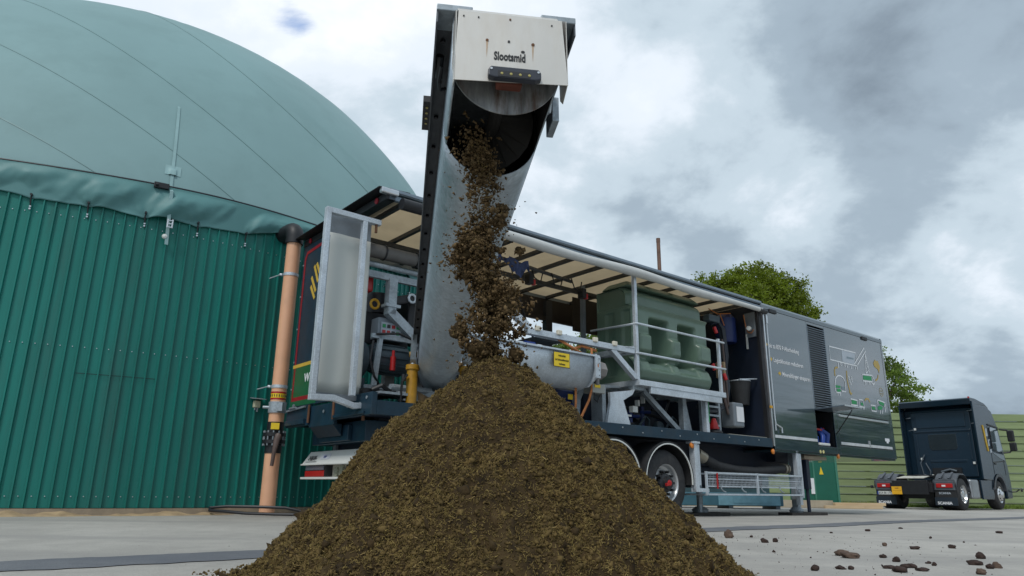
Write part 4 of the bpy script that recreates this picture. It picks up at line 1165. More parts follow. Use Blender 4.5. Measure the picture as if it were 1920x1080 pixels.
# steps and a red beacon between rack and box
m = MB(); m.box(6.75, 6.80, .3, .36, 1.345, 1.95); m.box(7.28, 7.33, .3, .36, 1.345, 1.95)
for z in (1.5, 1.68, 1.84): m.box(6.8, 7.28, .3, .36, z, z + .035)
m.build('step_ladder', galv_d, tr)
m = MB(); m.lathe([(.0, .24), (.035, .23), (.09, .05), (.09, .04), (.0, .04)], (7.02, .24, 1.40), (0, 0, 1), 16); bc = m.build('red_beacon', red, tr, smooth=True)
m = MB(); m.lathe([(.0, .04), (.13, .04), (.15, .0), (.0, .0)], (7.02, .24, 1.37), (0, 0, 1), 16); m.build('beacon_base', black, bc, smooth=True)

# --- things on the bulkhead
m = MB()
random.seed(9)
for k in range(13):
    d = random.uniform(-.04, .04); e = random.uniform(-.03, .05)
    P = [(7.42 + d, .42 + e, 3.50 + d), (7.55 + d, .40, 3.60 + e), (7.68 + e, .38 + d, 3.42), (7.72 + e, .37 + d, 2.9), (7.70 + d, .36 + e, 2.3), (7.58 + d, .34, 1.92 + e), (7.35 + d, .34 + e, 1.80 + d), (7.0 + e, .36, 1.78 + e), (6.75 + d, .4, 1.86 + d)]
    m.tube(P, .02, 7)
m.build('hanging_hoses', M('blue black hose', (.018, .024, .035), .45), tr, smooth=True)
m = MB(); m.tube([(7.45, .34, 2.75), (7.52, .32, 2.4), (7.5, .3, 2.0), (7.58, .3, 1.75)], .028, 8); m.tube([(7.6, .34, 3.2), (7.62, .33, 2.7), (7.6, .3, 1.9)], .02, 8); m.build('brown_hose', M('brown hose', (.09, .065, .06), .5), tr, smooth=True)
m = MB(); m.box(7.25, 7.6, .35, .5, 3.52, 3.66); m.build('hose_bracket', motor_m, tr, bevel=.02)
for (u, v, z) in ((7.28, .28, 3.38), (7.34, .28, 2.72), (7.46, .26, 2.5), (7.14, .3, 2.12), (7.18, .3, 2.66)):
    m = MB(); m.cyl((u, v, z), (u + .02, v - .03, z - .12), .036, 12); m.build('red_plug', red, tr, smooth=True, angle=40)
m = MB(); m.lathe([(.0, 0), (.19, .0), (.21, .05), (.21, .5), (.14, .58), (.0, .58)], (8.22, .66, 3.25), (0, 0, 1), 20); m.build('blue_canister', M('deep blue canister', (.01, .025, .12), .4), tr, smooth=True, angle=40)
m = MB(); m.tube([(7.6, .6, 3.86), (7.9, .6, 3.80), (8.2, .5, 3.84)], .011, 6); m.tube([(7.9, .55, 3.8), (7.95, .5, 3.55)], .011, 6); m.tube([(8.35, .3, 3.8), (8.38, .29, 3.56), (8.40, .26, 3.44), (8.42, .2, 3.42), (8.42, .14, 3.48)], .010, 6); m.build('orange_cable', orange, tr, smooth=True)
m = MB(); m.box(8.46, 8.50, .12, .36, 3.35, 3.85); m.build('wall_plate', steel_grey, blk)
m = MB(); m.tube([(8.46, .25, 3.52), (8.36, .2, 3.50), (8.3, .18, 3.5)], .045, 12); m.build('white_pipe_stub', white, blk, smooth=True)
m = MB(); m.bar((8.47, .34, 3.42), (8.47, .34, 3.12), .03); m.build('white_rod', white, blk)
m = MB(); m.lathe([(.0, 0), (.15, .0), (.2, .42), (.2, .46), (.0, .46)], (8.22, .42, 1.98), (0, 0, 1), 20); bn = m.build('black_bin', black_soft, tr, smooth=True, angle=40)
m = MB(); m.tube([(8.22 + .2 * math.cos(a), .42 + .2 * math.sin(a), 2.45) for a in np.linspace(0, 2 * math.pi, 20, endpoint=False)], .012, 6, closed=True); m.bar((8.02, .3, 2.46), (8.46, .2, 2.5), .04, .02); m.build('bin_bracket', galv, bn)
m = MB(); m.box(7.62, 7.95, .2, .5, 1.52, 1.98); m.build('grey_box', steel_grey, tr, bevel=.03)
m = MB(); m.box(7.70, 7.92, .19, .2, 1.62, 1.9); m.build('pale_label', white_print, tr)
m = MB(); m.box(7.55, 7.6, .3, .5, 2.45, 2.75); m.build('tan_valve', M('tan cover', (.3, .22, .13), .6), tr, bevel=.015)
m = MB(); m.box(7.2, 8.42, .05, .5, 1.347, 1.36); m.build('light_step', M('beige plate', (0, 0, 0)), tr)
m = MB(); m.box(8.44, 8.52, .02, .10, 1.345, 3.93); m.tube([(8.41, .03, 3.85), (8.42, .02, 2.8), (8.43, .0, 1.6), (8.44, .0, 1.36)], .011, 6); m.build('bulkhead_edge', black, blk)

# ------------------------------------------------------------------ planks under the support legs
for (u, v, a, lab) in ((6.85, .52, .0, 'dark timber plank under the support leg beside the rear wheel'), (9.72, .2, .0, 'dark timber plank under the landing leg at the front of the wire tray')):
    wx, wy = -1.59 + u * math.cos(TH) - v * math.sin(TH), 8.38 + u * math.sin(TH) + v * math.cos(TH)
    m = MB(); m.box(-.55, .6, -.16, .16, 0, .055)
    o = m.build('support_plank', plank_m, None, bevel=.005); o.location = (wx, wy, gz(wx) + .0); o.rotation_euler = (0, 0, TH - .1)
    tag(o, lab, 'plank', 'planks under the trailer legs')

# ------------------------------------------------------------------ green liquid tank standing in the rack
lt = thing('liquid_tank', 'large dark green moulded plastic tank with two deep recesses in the trailer rack', 'tank', (-1.59, 8.38, 0), TH)
U = np.linspace(4.80, 6.86, 120); Zs = np.linspace(2.075, 3.72, 110)
UU, ZZ = np.meshgrid(U, Zs, indexing='ij')


def box_s(x, a, b, s): return smooth01((x - a) / s + .5) * smooth01((b - x) / s + .5)


D = np.zeros_like(UU)          # depth into the tank
D += .11 * (smooth01((ZZ - 3.36) / .05))                        # set back upper band
D -= .035 * np.exp(-((ZZ - 3.36) / .035) ** 2)
D += .07 * smooth01((ZZ - 3.56) / .16)
for a, b in ((5.20, 5.66), (5.98, 6.42)):
    wz = box_s(ZZ, 2.46, 3.17, .09)
    D += .36 * box_s(UU, a, b, .10) * wz
    D += .05 * box_s(UU, a - .06, b + .06, .05) * box_s(ZZ, 2.30, 2.5, .06)
for a, b in ((4.80, 5.18), (5.68, 5.96), (6.44, 6.9)):
    D -= .075 * box_s(UU, a + .03, b - .03, .06) * box_s(ZZ, 2.58, 2.88, .07)
    D += .07 * box_s(UU, a - .1, b + .1, .1) * np.exp(-((ZZ - 2.49) / .05) ** 2)
D += .05 * smooth01((2.18 - ZZ) / .1) ** 2 + .10 * smooth01((2.13 - ZZ) / .08)
D -= .06 * np.exp(-((ZZ - 2.27) / .11) ** 2)
ed = np.minimum(UU - U[0], U[-1] - UU); D += .08 * (1 - smooth01(ed / .12)) ** 2
D += .07 * (1 - smooth01((3.72 - ZZ) / .1)) ** 2
P = np.stack([UU, .12 + D, ZZ], -1)
m = MB(); m.grid(P)
# the other sides and the domed top
for u_, sgn_ in ((4.80, 1), (6.86, -1)):
    rows = []
    col = P[0] if sgn_ == 1 else P[-1]
    for t in np.linspace(0, 1, 24):
        rr_ = []
        for j, q in enumerate(col):
            v_ = q[1] + (.98 - q[1]) * t
            rib = .02 * (math.sin(t * math.pi * 4) > .2) * (2.2 < q[2] < 3.3) + .03 * (q[2] > 3.38)
            rr_.append((u_ + sgn_ * (rib if 0 < t < 1 else 0), v_, q[2]))
        rows.append(rr_)
    m.grid(np.array(rows))
top = []
for t in np.linspace(0, 1, 12): top.append([(q[0], q[1] + (.98 - q[1]) * t, q[2] + .10 * math.sin(math.pi * min(1, t * .9 + .05)) * smooth01(min(i, 119 - i) / 14)) for i, q in enumerate(P[:, -1])])
m.grid(np.array(top))
m.box(4.81, 6.85, .96, .98, 2.08, 3.7)
m.build('tank_shell', tank_green, lt, smooth=True, angle=60)
for u in (5.05, 6.62):
    m = MB(); m.lathe([(.0, 0), (.03, .002), (.032, -.03)], (u, .10, 2.19), (0, -1, 0), 12); m.build('drain_plug', M('pale green plug', (.2, .28, .2), .4), lt)
m = MB(); m.hexa([(4.80, .25, 3.74), (6.86, .25, 3.74), (6.86, .9, 3.74), (4.80, .9, 3.74)], [(4.9, .35, 3.86), (6.7, .35, 3.86), (6.7, .8, 3.86), (4.9, .8, 3.86)]); m.build('tank_lid', tank_green, lt, bevel=.04)

# ------------------------------------------------------------------ discharge auger (local x = away from us along the trough, y = left, z = up)
EL, AZ = R(3.9), R(8.4)
ax_ = Vector((-math.sin(AZ) * math.cos(EL), math.cos(AZ) * math.cos(EL), -math.sin(EL)))
lr_ = Vector((math.cos(AZ), math.sin(AZ), 0)); nn_ = lr_.cross(ax_)
mat4 = Matrix((ax_, -lr_, nn_)).transposed().to_4x4(); mat4.translation = Vector((-.045, 3.0, 2.6))
au = thing('discharge_auger', 'galvanised screw conveyor trough reaching over the heap with a pale end hood', 'conveyor', matrix=mat4)
rt, nc = .26, -.30
tube_m = M('galvanised trough', (.44, .51, .57), .42, .45, .10, 2.2, .04, 50, spangle=38, tint=(.30, .35, .38), tamt=.6, tscale=2.5)


def uprof(r, amin=0., amax=math.pi, top=-.0, n=30):
    pts = [(r * math.cos(a), nc - r * math.sin(a)) for a in np.linspace(amin, amax, n)]
    return [(r, top)] + pts + [(-r, top)]


m = MB()
ss = [.60, .75, 1.2, 2, 3, 4, 5, 6, 6.55]
m.grid(np.array([[(s, y, n) for s in ss] for y, n in uprof(rt)]))
m.build('trough_shell', tube_m, au, smooth=True, solid=.006)
m = MB()
m.grid(np.array([[(s, y, n) for s in (.62, 1.0, 3)] for y, n in uprof(rt - .006)])); m.build('trough_shade_lining', inner_dark, au, smooth=True)  # dark inner skin, carries the trough's inside shade in its colour
for sg in (1, -1):
    m = MB(); m.grid(np.array([[(s, sg * rt * math.cos(a), nc - rt * math.sin(a)) if a >= 0 else (s, sg * rt, 0) for a in (-1, 0, .12, .24, .33)] for s in (.005, .2, .4, .61)]))
    m.build('outlet_cheek', tube_m, au, smooth=True, solid=.006)
for sg in (1, -1):
    m = MB(); m.grid(np.array([[(s, sg * (rt - .005) * math.cos(a), nc - (rt - .005) * math.sin(a)) if a >= 0 else (s, sg * (rt - .005), -.035) for a in (-1, 0, .12, .24, .33)] for s in (.008, .2, .4, .61)])); m.build('cheek_shade_lining', inner_dark, au, smooth=True)  # dark sheet added so the lit inner cheeks look shaded
m = MB()
m.grid(np.array([[(s, y * .985, n) for s in (.612, .70, .80)] for y, n in [(rt * math.cos(a), nc - rt * math.sin(a) * .985) for a in np.linspace(.05, math.pi - .05, 26)]])); m.build('stained_lip', M('stained rusty lip', (.10, .065, .045), .6, .2, .5, 9, .15, 40), au, smooth=True)
m = MB()
m.grid(np.array([[(.602 - .004, y, n), (.64, y * 1.012, nc + (n - nc) * 1.012)] for y, n in [(rt * math.cos(a), nc - rt * math.sin(a)) for a in np.linspace(.02, math.pi - .02, 30)]])); m.build('lip_edge', rusty_sheet, au, smooth=True)
m = MB(); m.prism([(rt, -.01)] + [(y, n) for y, n in uprof(rt)[1:-1]] + [(-rt, -.01)], (.0, 0, 0), (0, 1, 0), (0, 0, 1), (.006, 0, 0)); m.build('end_plate', rusty_sheet, au)
m = MB(); m.box(.02, 6.55, -.255, .255, -.012, -.004); m.box(.02, .6, -.255, .255, -.03, -.015); m.build('trough_cover', galv_d, au)
rail_m = M('dark stained rail', (.10, .11, .125), .5, .4, .25, 6, .05, 50, tint=(.10, .09, .08), tamt=.4)
for sg in (1, -1):
    m = MB(); y0, y1 = (.262, .345) if sg == 1 else (-.345, -.262)
    m.box(-.02, 6.2, y0, y1, -.014, -.004); m.box(-.02, 6.2, *((.337, .345) if sg == 1 else (-.345, -.337)), -.085, -.014)
    rl_ = m.build('flange_rail', rail_m if sg == 1 else rail_m, au)
    m = MB()
    for k in range(17):
        s = .2 + k * .35
        m.cyl((s, sg * .302, -.014), (s, sg * .302, -.03), .013, 6)
    m.build('flange_bolts', black, rl_, kind='stuff')
    m = MB(); m.hexa([(-.03, sg * .345, -.02), (-.03, sg * .345, .016), (.12, sg * .345, .016), (.12, sg * .345, -.02)], [(-.03, sg * .17, -.02), (-.03, sg * .17, .016), (.12, sg * .17, .016), (.12, sg * .17, -.02)])
    m.build('corner_tab', galv_d, rl_, bevel=.004)
# hood
hs = -.13
m = MB()
m.prism([(.245, -.10), (.258, -.487), (-.272, -.462), (-.250, -.10)], (hs, 0, 0), (0, 1, 0), (0, 0, 1), (.004, 0, 0))
hood = m.build('hood', stainless, au)
m = MB(); m.hexa([(hs, -.25, -.10), (hs, .245, -.10), (-.05, .245, -.03), (-.05, -.25, -.03)], [(hs + .004, -.25, -.096), (hs + .004, .245, -.096), (-.046, .245, -.026), (-.046, -.25, -.026)])
m.hexa([(-.05, -.25, -.03), (-.05, .245, -.03), (-.03, .245, -.002), (-.03, -.25, -.002)], [(-.046, -.25, -.026), (-.046, .245, -.026), (-.026, .245, .0), (-.026, -.25, .0)])
m.build('hood_fold', stainless, hood)
m = MB()
m.prism([(hs, -.10), (hs, -.455), (-.02, -.49), (.03, -.44), (.06, -.02), (-.05, -.03)], (0, -.272, 0), (1, 0, 0), (0, 0, 1), (0, .003, 0))
m.build('hood_side', stainless, hood)
m = MB(); m.prism([(hs, -.10), (hs, -.487), (.0, -.43), (.06, -.02), (-.05, -.03)], (0, .255, 0), (1, 0, 0), (0, 0, 1), (0, -.003, 0))
m.build('hood_side', stainless, hood)
m = MB(); m.box(-.115, -.06, -.06, .06, -.478, -.2); m.build('drive_end', M('rusty red drive', (.13, .035, .02), .8, 0, .3, 10), au, bevel=.01)
text('maker_lettering', 'Slootsmid', .062, black, hood, (hs - .002, .076, -.358), (0, -1, 0), (0, 0, 1), squeeze=.60, bold=.0016, depth=.002)
m = MB(); m.prism([(.009 * math.cos(a), .0065 * math.sin(a)) for a in np.linspace(0, 2 * math.pi, 14, endpoint=False)], (hs - .001, -.060, -.303), (0, 1, 0), (0, 0, 1), (-.002, 0, 0)); m.build('lettering_dot', black, hood)
m = MB()
m.prism([(-.122, .012), (-.112, .030), (.112, .030), (.122, .012), (.122, -.022), (.095, -.030), (-.095, -.030), (-.122, -.022)], (hs - .0, -.018, -.448), (0, 1, 0), (0, 0, 1), (-.035, 0, 0))
lbx = m.build('work_light', M('dark blue grey lamp body', (.03, .035, .05), .4), hood, bevel=.006)
m = MB(); m.box(hs - .037, hs - .034, -.088, .06, -.473, -.443) ; m.build('lamp_face', black, lbx)
for k in range(4):
    m = MB(); m.lathe([(.0, .003), (.0055, .002), (.007, 0)], (hs - .037, -.018 + .06 - k * .042, -.457), (-1, 0, 0), 10); m.build('led', M('led lens', (.42, .36, .12), .2), lbx)
for y in (.09, -.126):
    m = MB(); m.cyl((hs - .034, y - .0, -.435), (hs - .038, y, -.435), .006, 8); m.build('lamp_screw', alu, lbx)
for y, z, rr_, mm in ((.108, -.255, .007, rust), (.006, -.252, .006, black), (-.108, -.256, .008, rust), (.15, -.13, .004, black), (.0, -.125, .005, rust), (-.20, -.135, .004, black), (.22, -.13, .004, black)):
    m = MB(); m.cyl((hs + .003, y, z), (hs - .004, y, z), rr_, 8); bl_ = m.build('hood_bolt', mm, hood)
    if mm is rust and rr_ > .006:
        m = MB(); m.prism([(-.005, 0), (.005, 0), (.003, -.06), (.001, -.095), (-.002, -.05)], (hs - .0008, y, z), (0, 1, 0), (0, 0, 1), (-.0004, 0, 0)); m.build('rust_streak', M('rust stain', (.46, .33, .22), .6), bl_)
# lamps and boxes on the flanks
m = MB(); m.prism([(.66, -.02), (.72, .015), (.90, .015), (.96, -.02), (.96, -.06), (.66, -.06)], (0, .385, -.02), (1, 0, 0), (0, 0, 1), (0, -.05, 0)); fl = m.build('side_light', black, au)
for k in range(4):
    m = MB(); m.cyl((.72 + k * .055, .362, -.079), (.72 + k * .055, .362, -.084), .008, 8); m.build('led', MATS['led lens'], fl)
m = MB(); m.tube([(.30, .30, -.10), (.38, .31, -.14), (.48, .30, -.12), (.52, .27, -.08)], .010, 6); m.cyl((.28, .31, -.05), (.40, .31, -.10), .02, 8); m.build('lamp_cable', black, au)
m = MB(); m.box(.56, .74, -.385, -.345, -.20, -.04); m.build('grey_box', galv_d, au, bevel=.004)
m = MB(); m.prism([(.2, -.02), (.26, -.20), (.62, -.27), (.95, -.14), (.95, -.05)], (0, -.285, 0), (1, 0, 0), (0, 0, 1), (0, .015, 0)); m.build('side_plate', rail_m, au)
m = MB(); m.tube([(.35, -.295, -.16), (.42, -.30, -.24), (.5, -.30, -.20)], .008, 6); m.cyl((.36, -.31, -.17), (.36, -.27, -.17), .012, 8); m.build('side_latch', galv, au)
for k in range(4):
    m = MB(); m.cyl((.58 + k * .06, -.303, -.20 + .02 * k), (.58 + k * .06, -.297, -.20 + .02 * k), .01, 8); m.build('led', white, au)
# screw inside
m = MB(); rows = []
for k in range(120):
    a = k * .33; s = .2 + k * .03
    rows.append([(s, .03 * math.cos(a), nc + .03 * math.sin(a)), (s, .22 * math.cos(a), nc + .22 * math.sin(a))])
m.grid(np.array(rows)); m.cyl((.01, 0, nc), (6.3, 0, nc), .035, 10); m.build('screw_flight', M('dark steel screw', (.010, .009, .008), .8, 0, .3, 8), au)
# lower end : clevises and yellow rams
for sg in (1, -1):
    y = sg * .33
    m = MB(); m.prism([(5.75, -.02), (6.1, -.02), (6.06, -.30), (5.98, -.36), (5.90, -.30)], (0, y - .035, 0), (1, 0, 0), (0, 0, 1), (0, .07, 0)); m.build('clevis', galv_d, au)
    m = MB(); m.cyl((5.98, y - .05, -.22), (5.98, y + .05, -.22), .035, 12); m.build('pivot_pin', M('greasy pin', (.35, .2, .03), .5), au)
    m = MB(); m.cyl((5.98, y, -.40), (5.98, y, -.92), .068, 16); m.cyl((5.98, y, -.36), (5.98, y, -.42), .085, 16); rm = m.build('hydraulic_ram', M('dirty yellow ram', (.40, .21, .012), .5, 0, .25, 6), au, smooth=True, angle=40)
    m = MB(); m.cyl((5.98, y, -.24), (5.98, y, -.40), .035, 12); m.build('ram_rod', chrome, rm, smooth=True)
    m = MB(); m.tube([(5.9, y + sg * .06, -.5), (5.85, y + sg * .12, -.6), (5.9, y + sg * .13, -.85)], .015, 6); m.cyl((5.9, y + .1 * sg, -.5), (5.9, y + .1 * sg, -.58), .03, 8); m.build('ram_hose', black, rm)
m = MB(); m.prism([(rt + .02, .0)] + [(y * 1.04, n) for y, n in uprof(rt)[1:-1]] + [(-rt - .02, .0)], (6.55, 0, 0), (0, 1, 0), (0, 0, 1), (.02, 0, 0)); m.build('end_plate', galv, au)
m = MB(); m.box(6.3, 6.8, -.5, .5, -.75, -.62); m.cyl((6.5, 0, -.62), (6.5, 0, -1.25), .16, 20); m.build('turret', galv_d, au, smooth=True, angle=40)

# ------------------------------------------------------------------ tractor unit (local x forward, y left, z up; origin at the right rear wheel)
tk = thing('tractor_truck', 'dark navy two axle truck tractor without trailer parked before the green fence', 'truck', (14.75, 23.8, -.135), R(40))
tpaint = M('navy truck paint', (.006, .020, .036), .22, 0, .08, 2, 0, 40, coat=.15, spec=.4, wave=.08)
tpaint_d = M('navy cab back', (.008, .024, .044), .35, 0, .1, 2, .01, 20, coat=.3)
tgrey = M('dark grey fender', (.075, .085, .10), .5, 0, .12, 5, .03, 40)


def twheel(x, y, out, wide, steer=False):
    w = bpy.data.objects.new('wheel', None); COL.objects.link(w); w.parent = tk; w.location = (x, y, .505)
    s = out
    m = MB(); m.lathe([(.29, .0), (.42, -.005), (.485, .02), (.505, .06), (.505, wide - .05), (.48, wide), (.29, wide)], (0, 0, 0), (0, -s, 0), 40)
    m.build('tyre', tyre_m, w, smooth=True, angle=50)
    m = MB()
    if steer: m.lathe([(.30, .0), (.28, .02), (.25, .05), (.20, -.03), (.13, -.05), (.10, -.09), (.0, -.10)], (0, 0, 0), (0, -s, 0), 32)
    else: m.lathe([(.30, .0), (.285, .03), (.27, .14), (.2, .17), (.17, .15), (.13, .15), (.12, .02), (.0, .01)], (0, 0, 0), (0, -s, 0), 32)
    m.build('rim', chrome, w, smooth=True, angle=40)
    m = MB()
    for k in range(10):
        a = k * math.pi / 5; c = Vector((math.cos(a) * .215, 0, math.sin(a) * .215))
        m.cyl(c + Vector((0, s * .02 if steer else -s * .12, 0)), c + Vector((0, s * .045 if steer else -s * .06, 0)), .018, 6)
    m.build('wheel_nuts', black if steer else chrome, w)


twheel(0, 0.0, -1, .62); twheel(0, 2.5, 1, .62)
twheel(3.75, .06, -1, .32, True); twheel(3.75, 2.44, 1, .32, True)
m = MB()
for y in (.82, 1.6): m.box(-.95, 4.6, y, y + .09, .62, .88)
m.box(-.98, -.90, .7, 1.8, .48, .92); m.box(-.4, .4, .75, 1.75, .35, .75); m.box(1.0, 3.4, .6, 1.9, .45, .9); m.box(-.9, -.5, .6, 1.9, .55, .85)
m.build('frame', black, tk, bevel=.01)
m = MB(); m.hexa([(-.86, .82, .99), (-.30, .85, 1.06), (-.30, 1.66, 1.06), (-.86, 1.69, .99)], [(-.86, .82, 1.01), (-.30, .85, 1.08), (-.30, 1.66, 1.08), (-.86, 1.69, 1.01)]); m.build('coupling_ramp', M('pale grease plate', (.55, .53, .47), .5), tk)
m = MB(); m.lathe([(.0, .0), (.45, .0), (.45, .06), (.0, .08)], (.1, 1.25, 1.05), (0, 0, 1), 24); m.build('fifth_wheel', black, tk, smooth=True, angle=40)
for y0, sd in ((.0, 1), (1.86, -1)):
    m = MB()
    arc = [(.62 * math.cos(a), .60 + .58 * max(math.sin(a), -.2)) for a in np.linspace(-.05, math.pi - .1, 18)]
    arc = [(min(max(x, -.60), .6), min(z, 1.15)) for x, z in arc] + [(-.66, .95), (-.68, .75)]
    m.grid(np.array([[(x, y0 - .02, z - .04), (x, y0, z), (x, y0 + .3, z + .02), (x, y0 + .62, z), (x, y0 + .65, z - .05)] for x, z in arc]))
    for yy in (.18, .44): m.hexa([(-.6, y0 + yy - .03, .98), (-.6, y0 + yy + .03, .98), (-.2, y0 + yy + .03, 1.17), (-.2, y0 + yy - .03, 1.17)], [(-.64, y0 + yy - .03, 1.0), (-.64, y0 + yy + .03, 1.0), (-.2, y0 + yy + .03, 1.20), (-.2, y0 + yy - .03, 1.20)])
    fr_ = m.build('fender', tgrey, tk, smooth=True, angle=50, solid=.012)
    m = MB(); m.hexa([(-.70, y0, .62), (-.60, y0, .62), (-.60, y0 + .62, .62), (-.70, y0 + .62, .62)], [(-.68, y0 + .03, .90), (-.58, y0 + .03, .92), (-.58, y0 + .59, .92), (-.68, y0 + .59, .90)]); m.build('lamp_carrier', tgrey, fr_, bevel=.015)
    m = MB(); m.box(-.725, -.68, y0 + .06, y0 + .54, .70, .83); lp = m.build('tail_lamp', red, fr_, bevel=.012)
    m = MB(); m.box(-.728, -.72, y0 + .26, y0 + .37, .735, .785); m.build('reverse_lens', white_print, lp)
    m = MB(); m.box(-.665, -.65, y0 - .0, y0 + .62, .30, .64); m.build('mud_guard', black_soft, fr_)
    m = MB(); m.box(-.68, -.665, y0 - .02, y0 + .66 - .02, .15, .40); mf = m.build('mud_flap', M('navy flap', (.012, .022, .035), .5), fr_)
    text('flap_lettering', 'SCANIA', .115, white_print, mf, (-.683, y0 + .57, .185), (0, -1, 0), (0, 0, 1), squeeze=1.05, bold=.004)
    if sd == 1: text('guard_lettering', 'SCANIA', .09, pale_print, fr_, (-.668, y0 + .50, .50), (0, -1, 0), (0, 0, 1), squeeze=1.1, bold=.002)
    else:
        m = MB(); m.box(-.672, -.665, y0 + .06, y0 + .58, .47, .58); np_ = m.build('number_plate', white, fr_)
        m = MB(); m.box(-.674, -.672, y0 + .54, y0 + .58, .47, .58); m.build('plate_strip', blue, np_)
        text('plate_lettering', 'BOR BR 177', .10, black, np_, (-.6745, y0 + .53, .49), (0, -1, 0), (0, 0, 1), squeeze=.75)
m = MB(); m.box(-1.0, -.99, 1.50, 1.82, .48, .73); yp = m.build('yellow_plate', M('orange yellow plate', (.80, .42, .02), .5), tk)
m = MB(); m.box(-1.002, -1.0, 1.52, 1.80, .60, .607); m.box(-1.002, -1.0, 1.60, 1.72, .66, .69); m.build('plate_print', M('brown print', (.3, .12, .02), .6), yp)
m = MB(); m.cyl((-.7, 2.55, .72), (-.7, 2.62, .72), .05, 10); m.build('side_lamp', black, tk)
# cab
prof_c = [(2.55, .98), (2.55, 3.50), (2.62, 3.62), (3.6, 3.66), (4.15, 3.50), (4.55, 2.95), (4.80, 2.1), (4.98, 1.5), (5.05, .95), (5.02, .38), (4.45, .36), (4.40, .70)]
prof_c += [(3.75 + .62 * math.cos(a), .55 + .62 * math.sin(a)) for a in np.linspace(.3, math.pi - .35, 9)] + [(3.1, .98)]
m = MB(); m.prism(prof_c, (0, .03, 0), (1, 0, 0), (0, 0, 1), (0, 2.44, 0)); cab = m.build('cab', tpaint, tk, bevel=.04)
# side fairings behind the cab and roof deflector
for y0, y1 in ((.0, .045), (2.455, 2.50)):
    m = MB(); m.prism([(2.12, 1.02), (2.16, 3.72), (2.62, 3.66), (2.68, 1.0)], (0, y0, 0), (1, 0, 0), (0, 0, 1), (0, y1 - y0, 0)); m.build('side_fairing', tpaint, tk, bevel=.012)
m = MB(); m.prism([(2.16, 3.60), (2.10, 3.80), (2.2, 3.84), (2.7, 3.84), (3.6, 3.74), (4.0, 3.58), (3.6, 3.65), (2.6, 3.60)], (0, .05, 0), (1, 0, 0), (0, 0, 1), (0, 2.4, 0)); m.build('roof_deflector', tpaint, tk, bevel=.02)
m = MB(); m.box(2.14, 2.18, .06, .11, 3.78, 3.87); m.build('roof_marker', red, tk)
m = MB(); m.box(2.50, 2.55, .25, 2.25, 1.10, 3.45); bw_ = m.build('cab_back', tpaint_d, tk, bevel=.03)
m = MB(); m.box(2.475, 2.50, .42, 2.08, 2.86, 3.38); m.box(2.47, 2.50, .3, 2.2, 2.70, 2.76); m.build('back_pressing', tpaint_d, bw_, bevel=.02)
m = MB(); m.prism([(.85, 2.05), (1.65, 2.05), (1.72, 2.15), (1.72, 2.62), (.78, 2.62), (.78, 2.15)], (2.485, 0, 0), (0, 1, 0), (0, 0, 1), (.02, 0, 0)); m.build('rear_window_panel', M('glossy blank panel', (.014, .026, .036), .08, 0, .1, 2, coat=1), bw_, bevel=.008)
m = MB(); m.box(2.48, 2.5, .55, 1.75, 1.62, 1.70); m.box(2.47, 2.5, .35, .40, 1.7, 2.6); m.box(2.47, 2.5, 2.1, 2.15, 1.7, 2.6); m.build('back_rib', tpaint_d, bw_, bevel=.01)
m = MB(); m.box(2.46, 2.50, .75, 1.72, 1.05, 1.42); m.build('engine_opening', black, bw_)
m = MB(); m.tube([(2.4, .9, 1.3), (2.38, 1.1, 1.36), (2.4, 1.4, 1.28)], .04, 8); m.tube([(2.42, 1.9, 1.9), (2.36, 2.05, 1.6), (2.38, 2.0, 1.2), (2.42, 1.75, 1.1)], .018, 6); m.tube([(2.42, 1.9, 1.6), (2.36, 1.75, 1.3), (2.4, 1.8, 1.1)], .018, 6); m.build('air_lines', M('grey line', (.10, .12, .14), .5), tk, smooth=True)
for (y, z) in ((.32, 1.58), (2.02, 1.75), (1.72, 1.15), (2.12, 2.84)):
    m = MB(); m.box(2.44, 2.48, y - .035, y + .035, z - .04, z + .04); m.build('white_lamp', white, bw_)
for (y, z) in ((2.3, 3.25), (2.25, 2.80), (.2, 3.40), (.12, 2.95)):
    m = MB(); m.bar((2.3, y - .12, z), (2.48, y + .1, z), .03); m.build('fairing_strut', steel_grey, bw_)
# visible flank
m = MB(); m.prism([(3.62, 2.12), (3.60, 2.78), (3.70, 2.88), (4.30, 2.86), (4.42, 2.78), (4.66, 2.10), (4.2, 2.02)], (0, .018, 0), (1, 0, 0), (0, 0, 1), (0, .02, 0)); m.build('side_window', M('side glass', (.10, .14, .16), .05, 0, .1, 2, coat=1), cab)
m = MB(); m.bar((3.45, .015, 2.96), (4.50, .015, 2.90), .02, .05); m.bar((3.58, .016, 2.12), (3.56, .016, 2.86), .02, .03); m.box(3.40, 3.415, .022, .03, 1.2, 2.9); m.box(4.60, 4.615, .022, .03, 1.2, 2.05); m.bar((3.42, .024, 1.62), (4.7, .024, 1.70), .015, .03); m.build('door_seam', black, cab)
m = MB(); m.prism([(3.5, 1.98), (4.7, 1.92), (4.75, 1.72), (4.2, 1.80)], (0, .02, 0), (1, 0, 0), (0, 0, 1), (0, .012, 0)); m.build('side_reflector', M('pale flank reflection', (.16, .2, .24), .25), cab)  # pale sky reflection on the dark flank, put into the colour
m = MB(); m.box(3.55, 3.70, .005, .02, 1.55, 1.60); m.build('door_handle', black, cab)
arcp = [(3.75 + .68 * math.cos(a), .55 + .68 * math.sin(a)) for a in np.linspace(.15, math.pi - .2, 16)]; arcq = [(3.75 + .58 * math.cos(a), .55 + .58 * math.sin(a)) for a in np.linspace(.15, math.pi - .2, 16)]
m = MB(); m.grid(np.array([[(a[0], .0, a[1]), (b[0], .0, b[1]), (b[0], .12, b[1])] for a, b in zip(arcp, arcq)])); m.build('wheel_arch', tgrey, cab, smooth=True)
